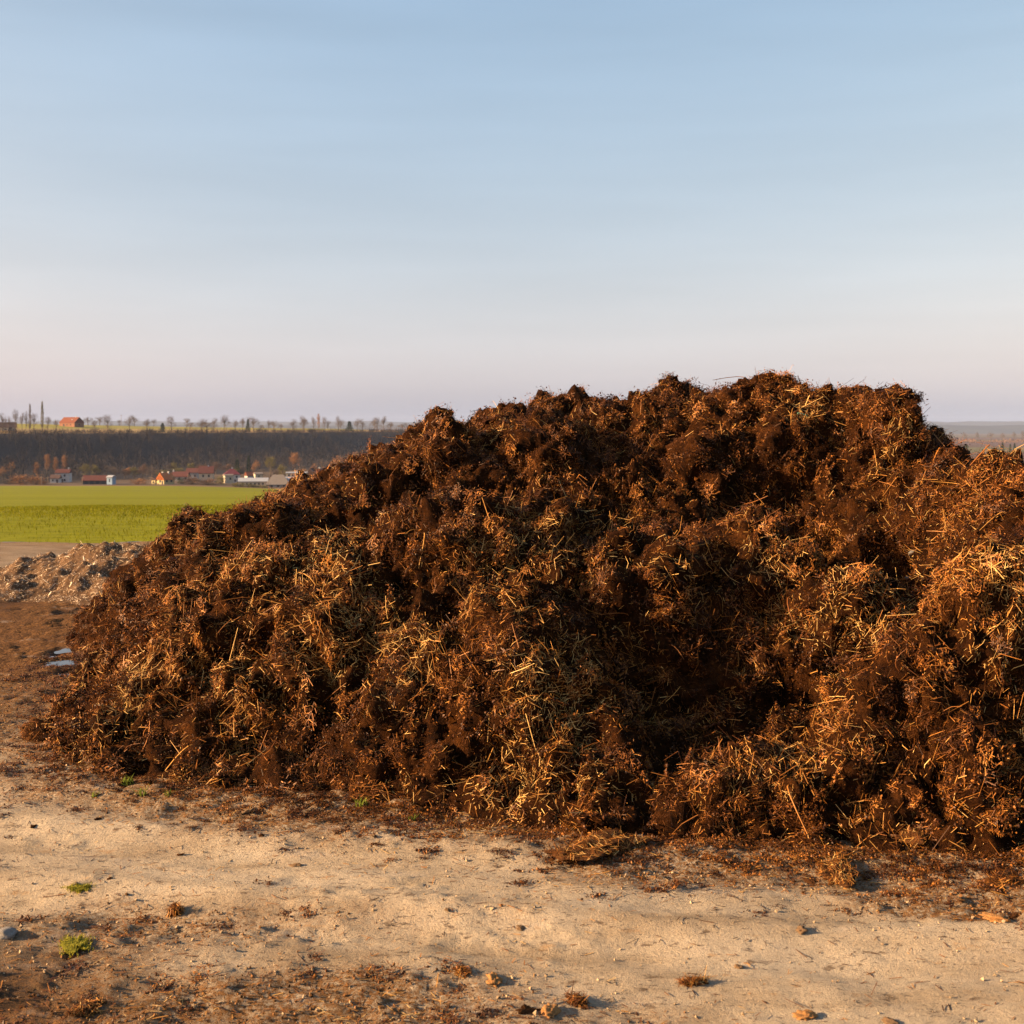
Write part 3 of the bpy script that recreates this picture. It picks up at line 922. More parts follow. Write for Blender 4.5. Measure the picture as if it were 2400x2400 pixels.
PZ = pile_h(PX, PY, wob)
Pp = np.stack([PX, PY, PZ], 2).reshape(-1, 3)
lump = 0.13 * (np.clip(1 - worley(Pp / 0.3 + 5), -.2, 1) - .5) + 0.08 * (np.clip(1 - worley(Pp / 0.12 + 9), -.2, 1) - .5) + 0.03 * fbm(Pp * 9, 3)
Pp[:, 2] += lump * sstep(0.0, 0.12, PZ).ravel() - 0.05 * (1 - sstep(0, 0.05, PZ)).ravel()
jj = np.arange(PX.size).reshape(PX.shape)
PQ = np.stack([jj[:-1, :-1].ravel(), jj[:-1, 1:].ravel(), jj[1:, 1:].ravel(), jj[1:, :-1].ravel()], 1)
PQ = PQ[Pp[PQ][:, :, 2].max(1) > -0.03]
obj('pile_body', mesh_data('pile_body', Pp, [PQ], M['mulch'], smooth=True), pile)
ps = Surf(Pp, PQ)
k = 18000
P, N = ps.sample(k, np.where(ps.mid[:, 2] > -0.01, 1, .25))
T = tangents(P, N, rng.uniform(0, 6.28, k))
tilt = rng.normal(0.15, 0.3, k)
T = unit(T * np.cos(tilt)[:, None] + N * np.sin(tilt)[:, None])
L = np.clip(rng.lognormal(math.log(.026), .45, k), .01, .07)
Nn = unit(N - T * (N * T).sum(1)[:, None] + rng.normal(0, .4, (k, 3)))
V, Fq, nv = stalks(P + N * .006, T, Nn, L, rng.uniform(.003, .007, k), .2 * rng.random(k), 1, .35)
HC = np.array([(0.70, 0.57, 0.42), (0.56, 0.43, 0.29), (0.44, 0.37, 0.29), (0.36, 0.23, 0.125), (0.15, 0.085, 0.045)])
hc = HC[rng.choice(5, k, p=[.20, .27, .06, .30, .17])] * rng.uniform(.7, 1.15, (k, 1))
tag(obj('husks', mesh_data('husks', V, [Fq], M['husk'], {'col': np.repeat(hc, nv, axis=0)}), pile), kind='stuff')
husk_me = []
for i in range(5):
    V, Fq, nv = stalks(np.zeros((1, 3)), np.array([[1.0, 0, 0]]), np.array([[0, 0, 1.0]]), np.array([1.0]), np.array([0.12]), np.array([.1 + .1 * i]), 4, .35)
    husk_me.append(mesh_data('husk', V, [Fq], M['husk'], {'col': np.tile(HC[i % 3] * 1.1, (len(V), 1))}, smooth=True))
P, N = ps.sample(70, (ps.mid[:, 2] > 0.02) * (ps.n[:, 1] < 0.2))
for p, n in zip(P, N):
    d = Vector((rng.normal(), rng.normal(), abs(rng.normal()) * .6))
    L = float(rng.uniform(.07, .13))
    obj('husk', random.choice(husk_me), pile, tuple(p + n * .02), d.to_track_quat('X', 'Z').to_euler(), (L, L, L))

# ---------------------------------------------------------------- things on the ground
def gz(x, y): return float(ground_z(x, y)[0])

for i, (u, v, w_, h_) in enumerate(PUDDLES):
    x, y = at_ground(u, v)
    rx = w_ / 2 / F * y * 1.25
    ry = max(0.10, h_ / 2 * y * y / (H * F) * 1.5)
    a = np.linspace(0, 2 * math.pi, 40, endpoint=False)
    rr = 1.0 + 0.18 * np.sin(3 * a + i) + 0.1 * np.sin(5 * a + 2 * i)
    V = np.stack([x + rx * rr * np.cos(a), y + ry * rr * np.sin(a), np.zeros(40)], 1)
    V = np.concatenate([V, [[x, y, 0]]])
    V[:, 2] = gz(x, y) + 0.026
    Ft = np.stack([np.arange(40), (np.arange(40) + 1) % 40, np.full(40, 40)], 1)
    tag(obj('puddle', mesh_data('puddle', V, [Ft], M['water'])), kind='structure')

dry_me = [lump_mesh('earth_clod', 20 + i, M['dry_clod'], 0.8, 3, .6) for i in range(5)]
dark_me = [lump_mesh('manure_clod', 40 + i, M['clod'], 0.95, 4, .6) for i in range(5)]
ochre_me = [lump_mesh('ochre_stone', 60 + i, M['ochre_stone'], 0.85, 4, .6) for i in range(3)]
pale_me = [lump_mesh('pale_stone', 70 + i, M['pale_stone'], 0.4, 3, .6) for i in range(2)]
moss_me = [lump_mesh('moss_clump', 80 + i, M['moss'], 1.3, 4, .35) for i in range(2)]

# blades
def blades(P, hgt, wid, colors, lean=.35):
    k = len(P)
    az = rng.uniform(0, 6.28, k)
    side = np.stack([np.cos(az), np.sin(az), np.zeros(k)], 1)
    ln = np.stack([np.cos(az + 1.57), np.sin(az + 1.57), np.zeros(k)], 1) * (hgt * rng.normal(0, lean, k))[:, None]
    up = np.array([[0, 0, 1.0]]) * hgt[:, None]
    w = side * (wid / 2)[:, None]
    V = np.stack([P - w, P + w, P + up * .55 + ln * .35 + w * .8, P + up * .55 + ln * .35 - w * .8, P + up * .92 + ln], 1).reshape(-1, 3)
    b = (np.arange(k) * 5)[:, None]
    return V, b + np.array([[0, 1, 2, 3]]), b + np.array([[3, 2, 4]]), np.repeat(colors, 5, axis=0)

def ground_thing(name, me, u, v, r, label, cat, group=None, sq=(1, 1, 1), sink=0.3):
    x, y = at_ground(u, v)
    o = obj(name, me, None, (x, y, gz(x, y) + r * 0.6 * sq[2] * (1 - sink) * .6), (0, 0, random.uniform(0, 6.28)), (r * sq[0], r * sq[1], r * sq[2]))
    return tag(o, label, cat, group)

GT = [('moss_clump', moss_me[0], 178, 2215, .055, 'larger bright green moss clump on the track at lower left', 'moss', (1.4, 1, .7)),
      ('moss_clump', moss_me[1], 190, 2082, .035, 'small green moss clump on the dark earth above the larger one', 'moss', (1.3, 1, .7)),
      ('pale_stone', pale_me[0], 14, 2192, .05, 'pale grey stone at the left edge of the track', 'stone', (1, 1, .9)),
      ('manure_clod', dark_me[0], 412, 2128, .035, 'upright rusty brown clod standing alone on the tan track', 'clod', (1, 1, 1.2)),
      ('ochre_stone', ochre_me[0], 1158, 2298, .036, 'orange stone lying beside a dark crust on the lower track', 'stone', (1.4, 1, .8)),
      ('manure_clod', dark_me[1], 1085, 2278, .032, 'flat dark crust of earth just above the orange stone', 'clod', (1.6, 1, .5)),
      ('manure_clod', dark_me[2], 1352, 2345, .035, 'dark brown clod near the bottom edge with a long shadow', 'clod', (1.2, 1, 1)),
      ('ochre_stone', ochre_me[1], 1288, 2378, .038, 'orange clod at the bottom edge left of the dark brown clod', 'stone', (1.5, 1, .8)),
      ('ochre_stone', ochre_me[2], 1890, 2385, .034, 'orange clod at the bottom edge right of centre', 'stone', (1.3, 1, .8)),
      ('manure_clod', dark_me[3], 1625, 2298, .034, 'long low brown clod on the bare right half of the track', 'clod', (1.7, .9, .5)),
      ('manure_clod', dark_me[4], 2345, 2068, .065, 'large dark manure lump at the right edge of the track', 'clod', (1.5, 1, .8)),
      ('ochre_stone', ochre_me[1], 2335, 2165, .04, 'orange brown lump at the right edge below the dark manure lump', 'clod', (1.7, 1, .6)),
      ('manure_clod', dark_me[1], 205, 2368, .045, 'curved brown crust of manure at the lower left corner', 'clod', (1.5, .9, .5)),
      ('manure_clod', dark_me[3], 108, 1722, .10, 'shaggy clod lying apart at the heap\'s left foot', 'clod', (1.1, 1, .95)),
      ('manure_clod', dark_me[0], 426, 1834, .055, 'square dark clod rolled out in front of the heap\'s left part', 'clod', (1, .9, 1.1)),
      ('manure_clod', dark_me[2], 130, 1640, .05, 'low dark clod on the wet earth left of the heap', 'clod', (1.8, 1, .7)),
      ('pale_stone', pale_me[1], 1500, 1925 + 45, .02, 'small pale stone among straw at the heap\'s front foot', 'stone', (1.3, 1, .8)),
      ('manure_clod', dark_me[4], 1395, 2003, .09, 'flat mat of matted straw manure lying off the front foot', 'manure', (1.9, .9, .45)),
      ('manure_clod', dark_me[2], 1960, 2030, .07, 'small spill of matted straw at the front foot, right of centre', 'manure', (1.9, .9, .55)),
      ('manure_clod', dark_me[0], 2130, 1975, .09, 'upright tuft of straw manure at the front foot on the right', 'manure', (1.1, .9, .9))]
mats = []
for nm, me, u, v, r, lb, ct, sq in GT:
    if v > 2050: r *= 0.68
    o = ground_thing(nm, me, u, v, r, lb, ct, None, sq)
    if nm == 'manure_clod': mats.append(o)
    if ct == 'moss':
        Vm = np.array([v_.co[:] for v_ in me.vertices]) * np.array(o.scale[:])
        Fm = np.array([p_.vertices[:] for p_ in me.polygons])
        Sm = Surf(Vm, Fm)
        Pm, Nm = Sm.sample(500, (Sm.n[:, 2] > 0) * 1.0)
        Pm[:, :2] *= 1.0 + 0.5 * np.abs(rng.normal(0, .5, (500, 1))); Pm[:, 2] -= .004
        Vb, fa, fb, Cb = blades(Pm, rng.uniform(.004, .014, 500), np.full(500, .003), np.array([(0.26, 0.24, 0.03)]) * rng.uniform(.5, 1.4, (500, 1)), .8)
        c = obj('sprigs', mesh_data('sprigs', Vb / np.array(o.scale[:]), [fa, fb], M['grass'], {'col': Cb}), o)
        tag(c, kind='stuff')
mv, mf, off = [], [], 0
for o in mats:
    V = np.array([v.co[:] for v in o.data.vertices])
    mw = np.array(Matrix.LocRotScale(o.location, o.rotation_euler, o.scale))
    mv.append(V @ mw[:3, :3].T + mw[:3, 3]); mf.append(np.array([p.vertices[:] for p in o.data.polygons]) + off); off += len(V)
for o, V, Fm in zip(mats, mv, mf):
    S_ = Surf(V, Fm - Fm.min())
    V, Fq, C = lay_straw(S_, int(min(700, 60 + S_.area.sum() * 14000)), (S_.n[:, 2] > -0.3) * 1.0, .01, .035, 1, (.0015, .0035))
    me = mesh_data('straw_cover', V, [Fq], M['straw'], {'col': C})
    c = obj('straw_cover', me, o)
    c.matrix_parent_inverse = Matrix.LocRotScale(o.location, o.rotation_euler, o.scale).inverted()
    tag(c, kind='stuff')

# loose clods nobody could tell apart
LB = {'earth_clod': ('small dry tan clod loose on the track', 'dry clods scattered on the track'),
      'manure_clod': ('small dark manure clod dropped on the earth', 'dark clods dropped around the heap')}
for i in range(26):
    for _ in range(60):
        x = random.uniform(-2.2, 2.2); y = random.uniform(3.3, 6.6)
        if abs(x) < 0.43 * y and float(foot_dist(np.array([x]), np.array([y]))[0]) > 0.04:
            break
    st = float(stain_mask(np.array([x]), np.array([y]))[0])
    nm = 'manure_clod' if random.random() < 0.35 + 0.6 * st else 'earth_clod'
    me = random.choice(dark_me if nm == 'manure_clod' else dry_me)
    r = min(0.04, max(0.010, random.lognormvariate(math.log(.016), .4)))
    o = obj(nm, me, None, (x, y, gz(x, y) + r * .05), (random.uniform(-.3, .3), random.uniform(-.3, .3), random.uniform(0, 6.28)), (r * random.uniform(.9, 1.8), r, r * random.uniform(.5, .9)))
    tag(o, LB[nm][0], 'clod', LB[nm][1])

# grit and crumbs on the earth, one mass; loose straw around the foot, one mass
def ground_points(k, x0, x1, y0, y1, wfun):
    out = []
    n = 0
    while n < k:
        x = rng.uniform(x0, x1, k * 2); y = y0 * (y1 / y0) ** rng.random(k * 2)
        w = wfun(x, y)
        m = rng.random(k * 2) < w
        out.append(np.stack([x[m], y[m]], 1)); n += int(m.sum())
    P = np.concatenate(out)[:k]
    return np.concatenate([P, ground_z(P[:, 0], P[:, 1])[:, None]], 1)

k = 16000
P = ground_points(k, -3.6, 3.2, 2.9, 9.0, lambda x, y: np.where(foot_dist(x, y) > 0, 0.05 + 0.95 * stain_mask(x, y), 0) * (np.abs(x) < .52 * y))
r = np.clip(rng.lognormal(math.log(.0026), .5, k), .0012, .008)
st = stain_mask(P[:, 0], P[:, 1])[:, None]
tanc = np.array([(0.36, 0.26, 0.16)]) * rng.uniform(.6, 1.25, (k, 1)); brn = np.array([(0.14, 0.068, 0.028)]) * rng.uniform(.3, 1.9, (k, 1))
cc = np.where(rng.random((k, 1)) < st * .85, brn, tanc)
V, Fq, C = crumbs(P + np.stack([np.zeros(k), np.zeros(k), r * .4], 1), r, cc)
tag(obj('grit', mesh_data('grit', V, [Fq], M['crumb'], {'col': C})), 'grit and crumbs of earth strewn over the yard', 'grit', None, 'stuff')

k = 1500
P = ground_points(k, -3.6, 3.2, 3.3, 9.0, lambda x, y: np.where(foot_dist(x, y) > 0, np.exp(-foot_dist(x, y) / .14) * .9 + 0.018 * stain_mask(x, y), 0))
o = mats_on(None, 'straw_litter', None, None, k, fib, (0.5, 1.3), 0.001, (P, unit(np.tile([0, 0, 1.0], (k, 1)) + rng.normal(0, .1, (k, 3)))))
tag(o, 'trampled chaff and manure crumbs around the foot of the heap', 'litter')
k = 13000
P = ground_points(k, -3.6, 3.2, 3.2, 9.0, lambda x, y: np.where(foot_dist(x, y) > 0, np.exp(-foot_dist(x, y) / .16) + 0.12 * stain_mask(x, y) + .025, 0))
N = np.tile([0, 0, 1.0], (k, 1)) + rng.normal(0, .08, (k, 3)); N = unit(N)
T = tangents(P, N, rng.uniform(0, 6.28, k))
L = np.clip(rng.lognormal(math.log(.026), .5, k), .008, .10)
V, Fq, nv = stalks(P + np.array([0, 0, .003]), T, N, L, rng.uniform(.002, .005, k), .15 * rng.random(k), 1)
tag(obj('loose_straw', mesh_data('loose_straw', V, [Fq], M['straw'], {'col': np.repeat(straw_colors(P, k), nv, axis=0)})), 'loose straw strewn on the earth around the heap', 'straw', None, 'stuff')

def grass_tuft(u, v, h, n, label):
    x, y = at_ground(u, v)
    z = gz(x, y)
    P = np.stack([rng.normal(0, h * .24, n), rng.normal(0, h * .18, n), np.zeros(n)], 1)
    V, a, b, C = blades(P, rng.uniform(.5, 1, n) * h, np.full(n, .0045), np.array([(0.16, 0.20, 0.03)]) * rng.uniform(.7, 1.4, (n, 1)), .7)
    o = obj('grass_tuft', mesh_data('grass_tuft', V, [a, b], M['grass'], {'col': C}), None, (x, y, z - .003))
    tag(o, label, 'grass tuft')
for a in [(300, 1850, .05, 34, 'upright green grass tuft in front of the heap\'s left foot'),
          (222, 1866, .035, 22, 'flattened green grass tuft, leftmost in front of the heap'),
          (332, 1868, .05, 24, 'thin green grass tuft just right of the upright tuft at the left foot'),
          (395, 1872, .045, 12, 'sparse yellow green tuft near the square clod'),
          (845, 1890, .06, 30, 'green grass tuft at the heap\'s front foot left of centre'),
          (968, 1918, .045, 14, 'single small green sprout right of the front foot tuft')]:
    grass_tuft(*a)

k = 58000
P = ground_points(k, -21, 6, 17.3, 60, lambda x, y: (np.abs(x) < .5 * y) * sstep(17.3, 19.2, y + 0.9 * fbm(xy0(x, y, .8) + 2, 3)) * (0.35 + 0.65 * sstep(-.25, .2, fbm(xy0(x * .5, y, .9) + 44, 3))))
hgt = rng.uniform(.03, .075, k) * (1 + .012 * (P[:, 1] - 18))
cc = np.array([(0.115, 0.128, 0.005)]) * rng.uniform(.55, 1.35, (k, 1)) * np.array([[1, 1, 1]]) + rng.uniform(0, .04, (k, 1)) * np.array([[1, .6, 0]])
V, a, b, C = blades(P - np.array([0, 0, .01]), hgt, .007 + .0006 * (P[:, 1] - 18), cc, .5)
tag(obj('crop_grass', mesh_data('crop_grass', V, [a, b], M['grass'], {'col': C})), 'young green crop covering the field behind the heap', 'grass', None, 'stuff')

# stones and scrap held in the heap
for (u, v, r, sq, nm, lb) in [(2137 / K, 1322 / K, .042, (1.1, .9, .9), 'grey_stone', 'rounder upper grey stone stuck in the shaded right part of the heap'),
                              (2132 / K, 1380 / K, .036, (1.6, .8, .6), 'grey_stone', 'flatter lower grey stone stuck in the shaded right part of the heap')]:
    p = hit_heap(u, v)
    me = lump_mesh(nm, 91 + int(r * 1000), M['stone'], .25, 3, .85)
    tag(obj(nm, me, None, (p[0], p[1] - .07, p[2] + .05), (0, .3, .4), (r * sq[0], r * sq[1], r * sq[2])), lb, 'stone')
p = hit_heap(1868 / K, 987 / K)
V, Fq, nv = stalks(np.zeros((1, 3)), np.array([[1.0, 0, 0]]), np.array([[0, 0, 1.0]]), np.array([.07]), np.array([.016]), np.array([.2]), 5, .3)
tag(obj('plastic_scrap', mesh_data('plastic_scrap', V, [Fq], M['teal'], smooth=True), None, (p[0], p[1] - .07, p[2] + .05), (.5, .1, .2)), 'small teal plastic scrap caught in the upper right of the heap', 'scrap')

# ---------------------------------------------------------------- distant trees
def slivers(P, D, L, W):
    k = len(P)
    side = unit(np.cross(D, rng.normal(size=(k, 3))))
    V = np.stack([P - side * (W / 2)[:, None], P + side * (W / 2)[:, None], P + D * L[:, None]], 1).reshape(-1, 3)
    return V, np.arange(3 * k).reshape(-1, 3)

def tube_np(pts, rad, n=5):
    pts = np.array(pts, float); V, Fq = [], []
    for i, p in enumerate(pts):
        d = pts[min(i + 1, len(pts) - 1)] - pts[max(i - 1, 0)]
        d = d / (np.linalg.norm(d) + 1e-9)
        a = np.cross(d, [0.3, 1, 0.1]); a /= np.linalg.norm(a); b = np.cross(d, a)
        for j in range(n):
            t_ = 2 * math.pi * j / n
            V.append(p + rad[i] * (a * math.cos(t_) + b * math.sin(t_)))
    for i in range(len(pts) - 1):
        for j in range(n):
            Fq.append((i * n + j, i * n + (j + 1) % n, (i + 1) * n + (j + 1) % n, (i + 1) * n + j))
    return np.array(V), np.array(Fq)

def join(parts_):
    V, Fl, off = [], [], 0
    for v, f in parts_:
        V.append(v); Fl.append(np.asarray(f) + off); off += len(v)
    fq = [f for f in Fl if f.shape[1] == 4]; ft = [f for f in Fl if f.shape[1] == 3]
    return np.concatenate(V), [np.concatenate(x) for x in (fq, ft) if len(x)]

def tree_variant(kind, seed, mat):
    """unit height, unit width; returns trunk and crown meshes"""
    global rng
    keep_ = rng; rng = np.random.default_rng(500 + seed)
    tr, cr = [], []
    if kind == 'poplar':
        tr.append(tube_np([(0, 0, -.03), (0, 0, .5), (.01, 0, .98)], [.10, .06, .008]))
        k = 900
        z = rng.uniform(.12, .95, k); w = .42 * np.sin(np.clip((z - .05) / .95, 0, 1) ** .6 * math.pi) ** .8 + .03
        a = rng.uniform(0, 6.28, k); r = w * np.sqrt(rng.random(k)) * .7
        P = np.stack([r * np.cos(a), r * np.sin(a), z * .93], 1)
        D = np.stack([np.cos(a) * .16, np.sin(a) * .16, np.full(k, .07)], 1) + rng.normal(0, .07, (k, 3)) * [1, 1, .15]
        cr.append(slivers(P, D, rng.uniform(.5, 1.0, k), rng.uniform(.012, .03, k)))
    elif kind == 'conifer':
        tr.append(tube_np([(0, 0, -.03), (0, 0, .5), (0, 0, .98)], [.05, .03, .004]))
        k = 1100
        z = rng.uniform(.06, .98, k) ; w = .48 * (1 - z) ** .85 * (0.7 + .3 * np.sin(z * 46)) + .02
        a = rng.uniform(0, 6.28, k); r = w * np.sqrt(rng.random(k))
        P = np.stack([r * np.cos(a), r * np.sin(a), z], 1)
        D = unit(np.stack([np.cos(a), np.sin(a), np.full(k, -.12)], 1) + rng.normal(0, .2, (k, 3)))
        cr.append(slivers(P, D, rng.uniform(.05, .14, k), rng.uniform(.03, .07, k)))
    else:
        vase, shrub = kind == 'vase', kind == 'shrub'
        lace = mat.name in ('twig_grey',) and not shrub
        lean = rng.normal(0, .02, 2)
        ctr = np.array([lean[0] * 2, lean[1] * 2, .30 if shrub else .60])
        rad = np.array([.44, .44, .55]) if shrub else (np.array([.30, .30, .42]) if vase else np.array([.40, .40, .38]))
        if not shrub:
            tr.append(tube_np([(0, 0, -.03), (lean[0], lean[1], .25), (lean[0] * 2, lean[1] * 2, .7)], [.030, .022, .008]))
        ncl = 26 if not shrub else 34
        cl = unit(rng.normal(size=(ncl, 3)) + [0, 0, .25]) * (rng.random((ncl, 1)) ** .4) * rad * .85 + ctr
        cl[:, 2] = np.clip(cl[:, 2], .02 if shrub else .22, .92)
        for c_ in cl:
            s0 = np.array([lean[0], lean[1], max(.04, min(c_[2] - .15, .5)) if not shrub else .0])
            m = (s0 + c_) / 2 + [0, 0, -.02]
            tr.append(tube_np([s0, m, c_], [.010, .006, .002], 3))
        k = 1500
        base_ = cl[rng.integers(0, ncl, k)]
        P = base_ + rng.normal(0, .055 if not shrub else .08, (k, 3))
        if shrub: P[:, 2] = np.abs(P[:, 2])
        D = unit(unit(P - ctr + [0, 0, .12]) * .8 + np.array([0, 0, .45]) + rng.normal(0, .5, (k, 3)))
        L = rng.uniform(.04, .13, k)
        L = np.minimum(L, np.maximum(.02, (1.0 - P[:, 2]) / np.maximum(D[:, 2], .2)))
        W = rng.uniform(.003, .007, k) if lace else rng.uniform(.006, .014, k)
        cr.append(slivers(P, D, L, W * (1.7 if shrub else 1)))
    rng = keep_
    tm = None
    if tr:
        V, f = join(tr); tm = mesh_data('trunk', V, f, M['bark'])
    V, f = join(cr)
    return tm, mesh_data('crown', V, f, mat)

VAR = {}
def variants(kind, matname, n):
    key = (kind, matname)
    if key not in VAR:
        VAR[key] = [tree_variant(kind, hash_s(kind + matname) + i, M[matname]) for i in range(n)]
    return VAR[key]
def hash_s(t_): return sum((i + 1) * ord(c) for i, c in enumerate(t_)) % 997

def tree(u, vtop, d, wpx, kind, matname, label, group, name='bare_tree', vbase=None):
    x = (u - 1200) / F * d
    z = float(far_z(np.array([x]), np.array([d]))[0])
    top = H - (vtop - HOR) / F * d
    h = max(1.2, top - z)
    w = wpx / F * d
    tm, cm = random.choice(variants(kind, matname, 4))
    o = empty(name, (x, d, z), random.uniform(0, 6.28))
    tag(o, label, 'tree' if name not in ('shrub', 'hedge') else name, group)
    wx = w / .78
    for nm, me in (('trunk', tm), ('crown', cm)):
        if me is not None:
            obj(nm, me, o, None, None, (wx, wx, h))
    return o

def bank_d(u, s):
    k = (u - 1200) / F
    return (s + P0 @ BN) / (k * BN[0] + BN[1])

ORD = ['first', 'second', 'third', 'fourth', 'fifth', 'sixth', 'seventh', 'eighth', 'ninth', 'tenth', 'eleventh', 'twelfth', 'thirteenth', 'fourteenth', 'fifteenth', 'sixteenth', 'seventeenth', 'eighteenth', 'nineteenth', 'twentieth',
       'twenty-first', 'twenty-second', 'twenty-third', 'twenty-fourth', 'twenty-fifth', 'twenty-sixth', 'twenty-seventh', 'twenty-eighth', 'twenty-ninth', 'thirtieth']
PG = 'bare trees along the plateau edge'
tree(99, 934, bank_d(99, 60), 8, 'poplar', 'twig_olive', 'taller slim poplar on the plateau left of the red-roofed farmhouse', PG, 'poplar_tree')
tree(70, 941, bank_d(70, 50), 7, 'poplar', 'twig_grey', 'shorter slim poplar, left of the taller one on the plateau', PG, 'poplar_tree')
tree(381, 991, bank_d(381, 14), 16, 'conifer', 'needles', 'small dark conifer on the plateau rim right of the farmhouse', PG, 'conifer_tree')
left_set = [(6, 966, 24), (20, 972, 18), (37, 958, 20), (52, 964, 18), (61, 961, 14), (80, 966, 22), (112, 976, 22), (132, 981, 16)]
for i, (u, vt, w) in enumerate(left_set):
    tree(u, vt, bank_d(u, [40, 30, 24, 35, 20, 45, 60, 70][i]), w, ['vase', 'round'][i % 2], 'twig_grey', f'bare tree left of the plateau farmhouse, {ORD[i]} from the left edge', PG)
mid_set = [(205, 976, 18), (218, 984, 16), (232, 974, 22), (256, 975, 20), (279, 984, 14), (298, 976, 20), (318, 979, 18), (342, 979, 20), (360, 981, 12), (406, 976, 20), (432, 979, 20), (452, 986, 16), (470, 984, 26)]
for i, (u, vt, w) in enumerate(mid_set):
    tree(u + random.uniform(-6, 6), vt + random.uniform(-5, 3), bank_d(u, [150, 30, 170, 25, 150, 40, 150, 22, 160, 30, 130, 60, 40][i]), w * 1.3, ['round', 'vase', 'round'][i % 3], 'twig_grey',
         f'bare tree on the plateau skyline, {ORD[i]} to the right of the farmhouse', PG)
right_set = [(484, 985, 30), (505, 979, 18), (519, 976, 26), (546, 985, 14), (570, 984, 16), (590, 979, 22), (612, 989, 12), (632, 982, 10), (646, 979, 20), (664, 988, 14), (683, 978, 20), (705, 979, 16), (717, 970, 20), (733, 975, 16),
             (757, 974, 12), (772, 983, 12), (790, 975, 16), (805, 983, 14), (835, 981, 16), (852, 981, 16), (870, 978, 18), (880, 982, 18), (903, 979, 14), (922, 990, 20), (945, 990, 22), (962, 993, 16)]
for i, (u, vt, w) in enumerate(right_set):
    tree(u + random.uniform(-7, 7), vt - random.uniform(-4, 6), bank_d(u, 8 + (i * 37) % 50), w * random.uniform(1.1, 1.6), ['round', 'vase', 'round'][i % 3], 'twig_grey', f'bare tree on the plateau rim, {ORD[i]} past the cluster right of the small conifer', PG)
for u, vt, lb in [(746, 969, 'tallest rust-tinged bare tree on the plateau rim near the heap'), (581, 982, 'dark narrow conifer among bare trees at the plateau middle'), (819, 987, 'squat dark conifer on the plateau rim close to the heap')]:
    tree(u, vt, bank_d(u, 20), 12 if u != 819 else 20, 'vase' if u == 746 else 'conifer', 'twig_orange' if u == 746 else 'needles', lb, PG, 'bare_tree' if u == 746 else 'conifer_tree')

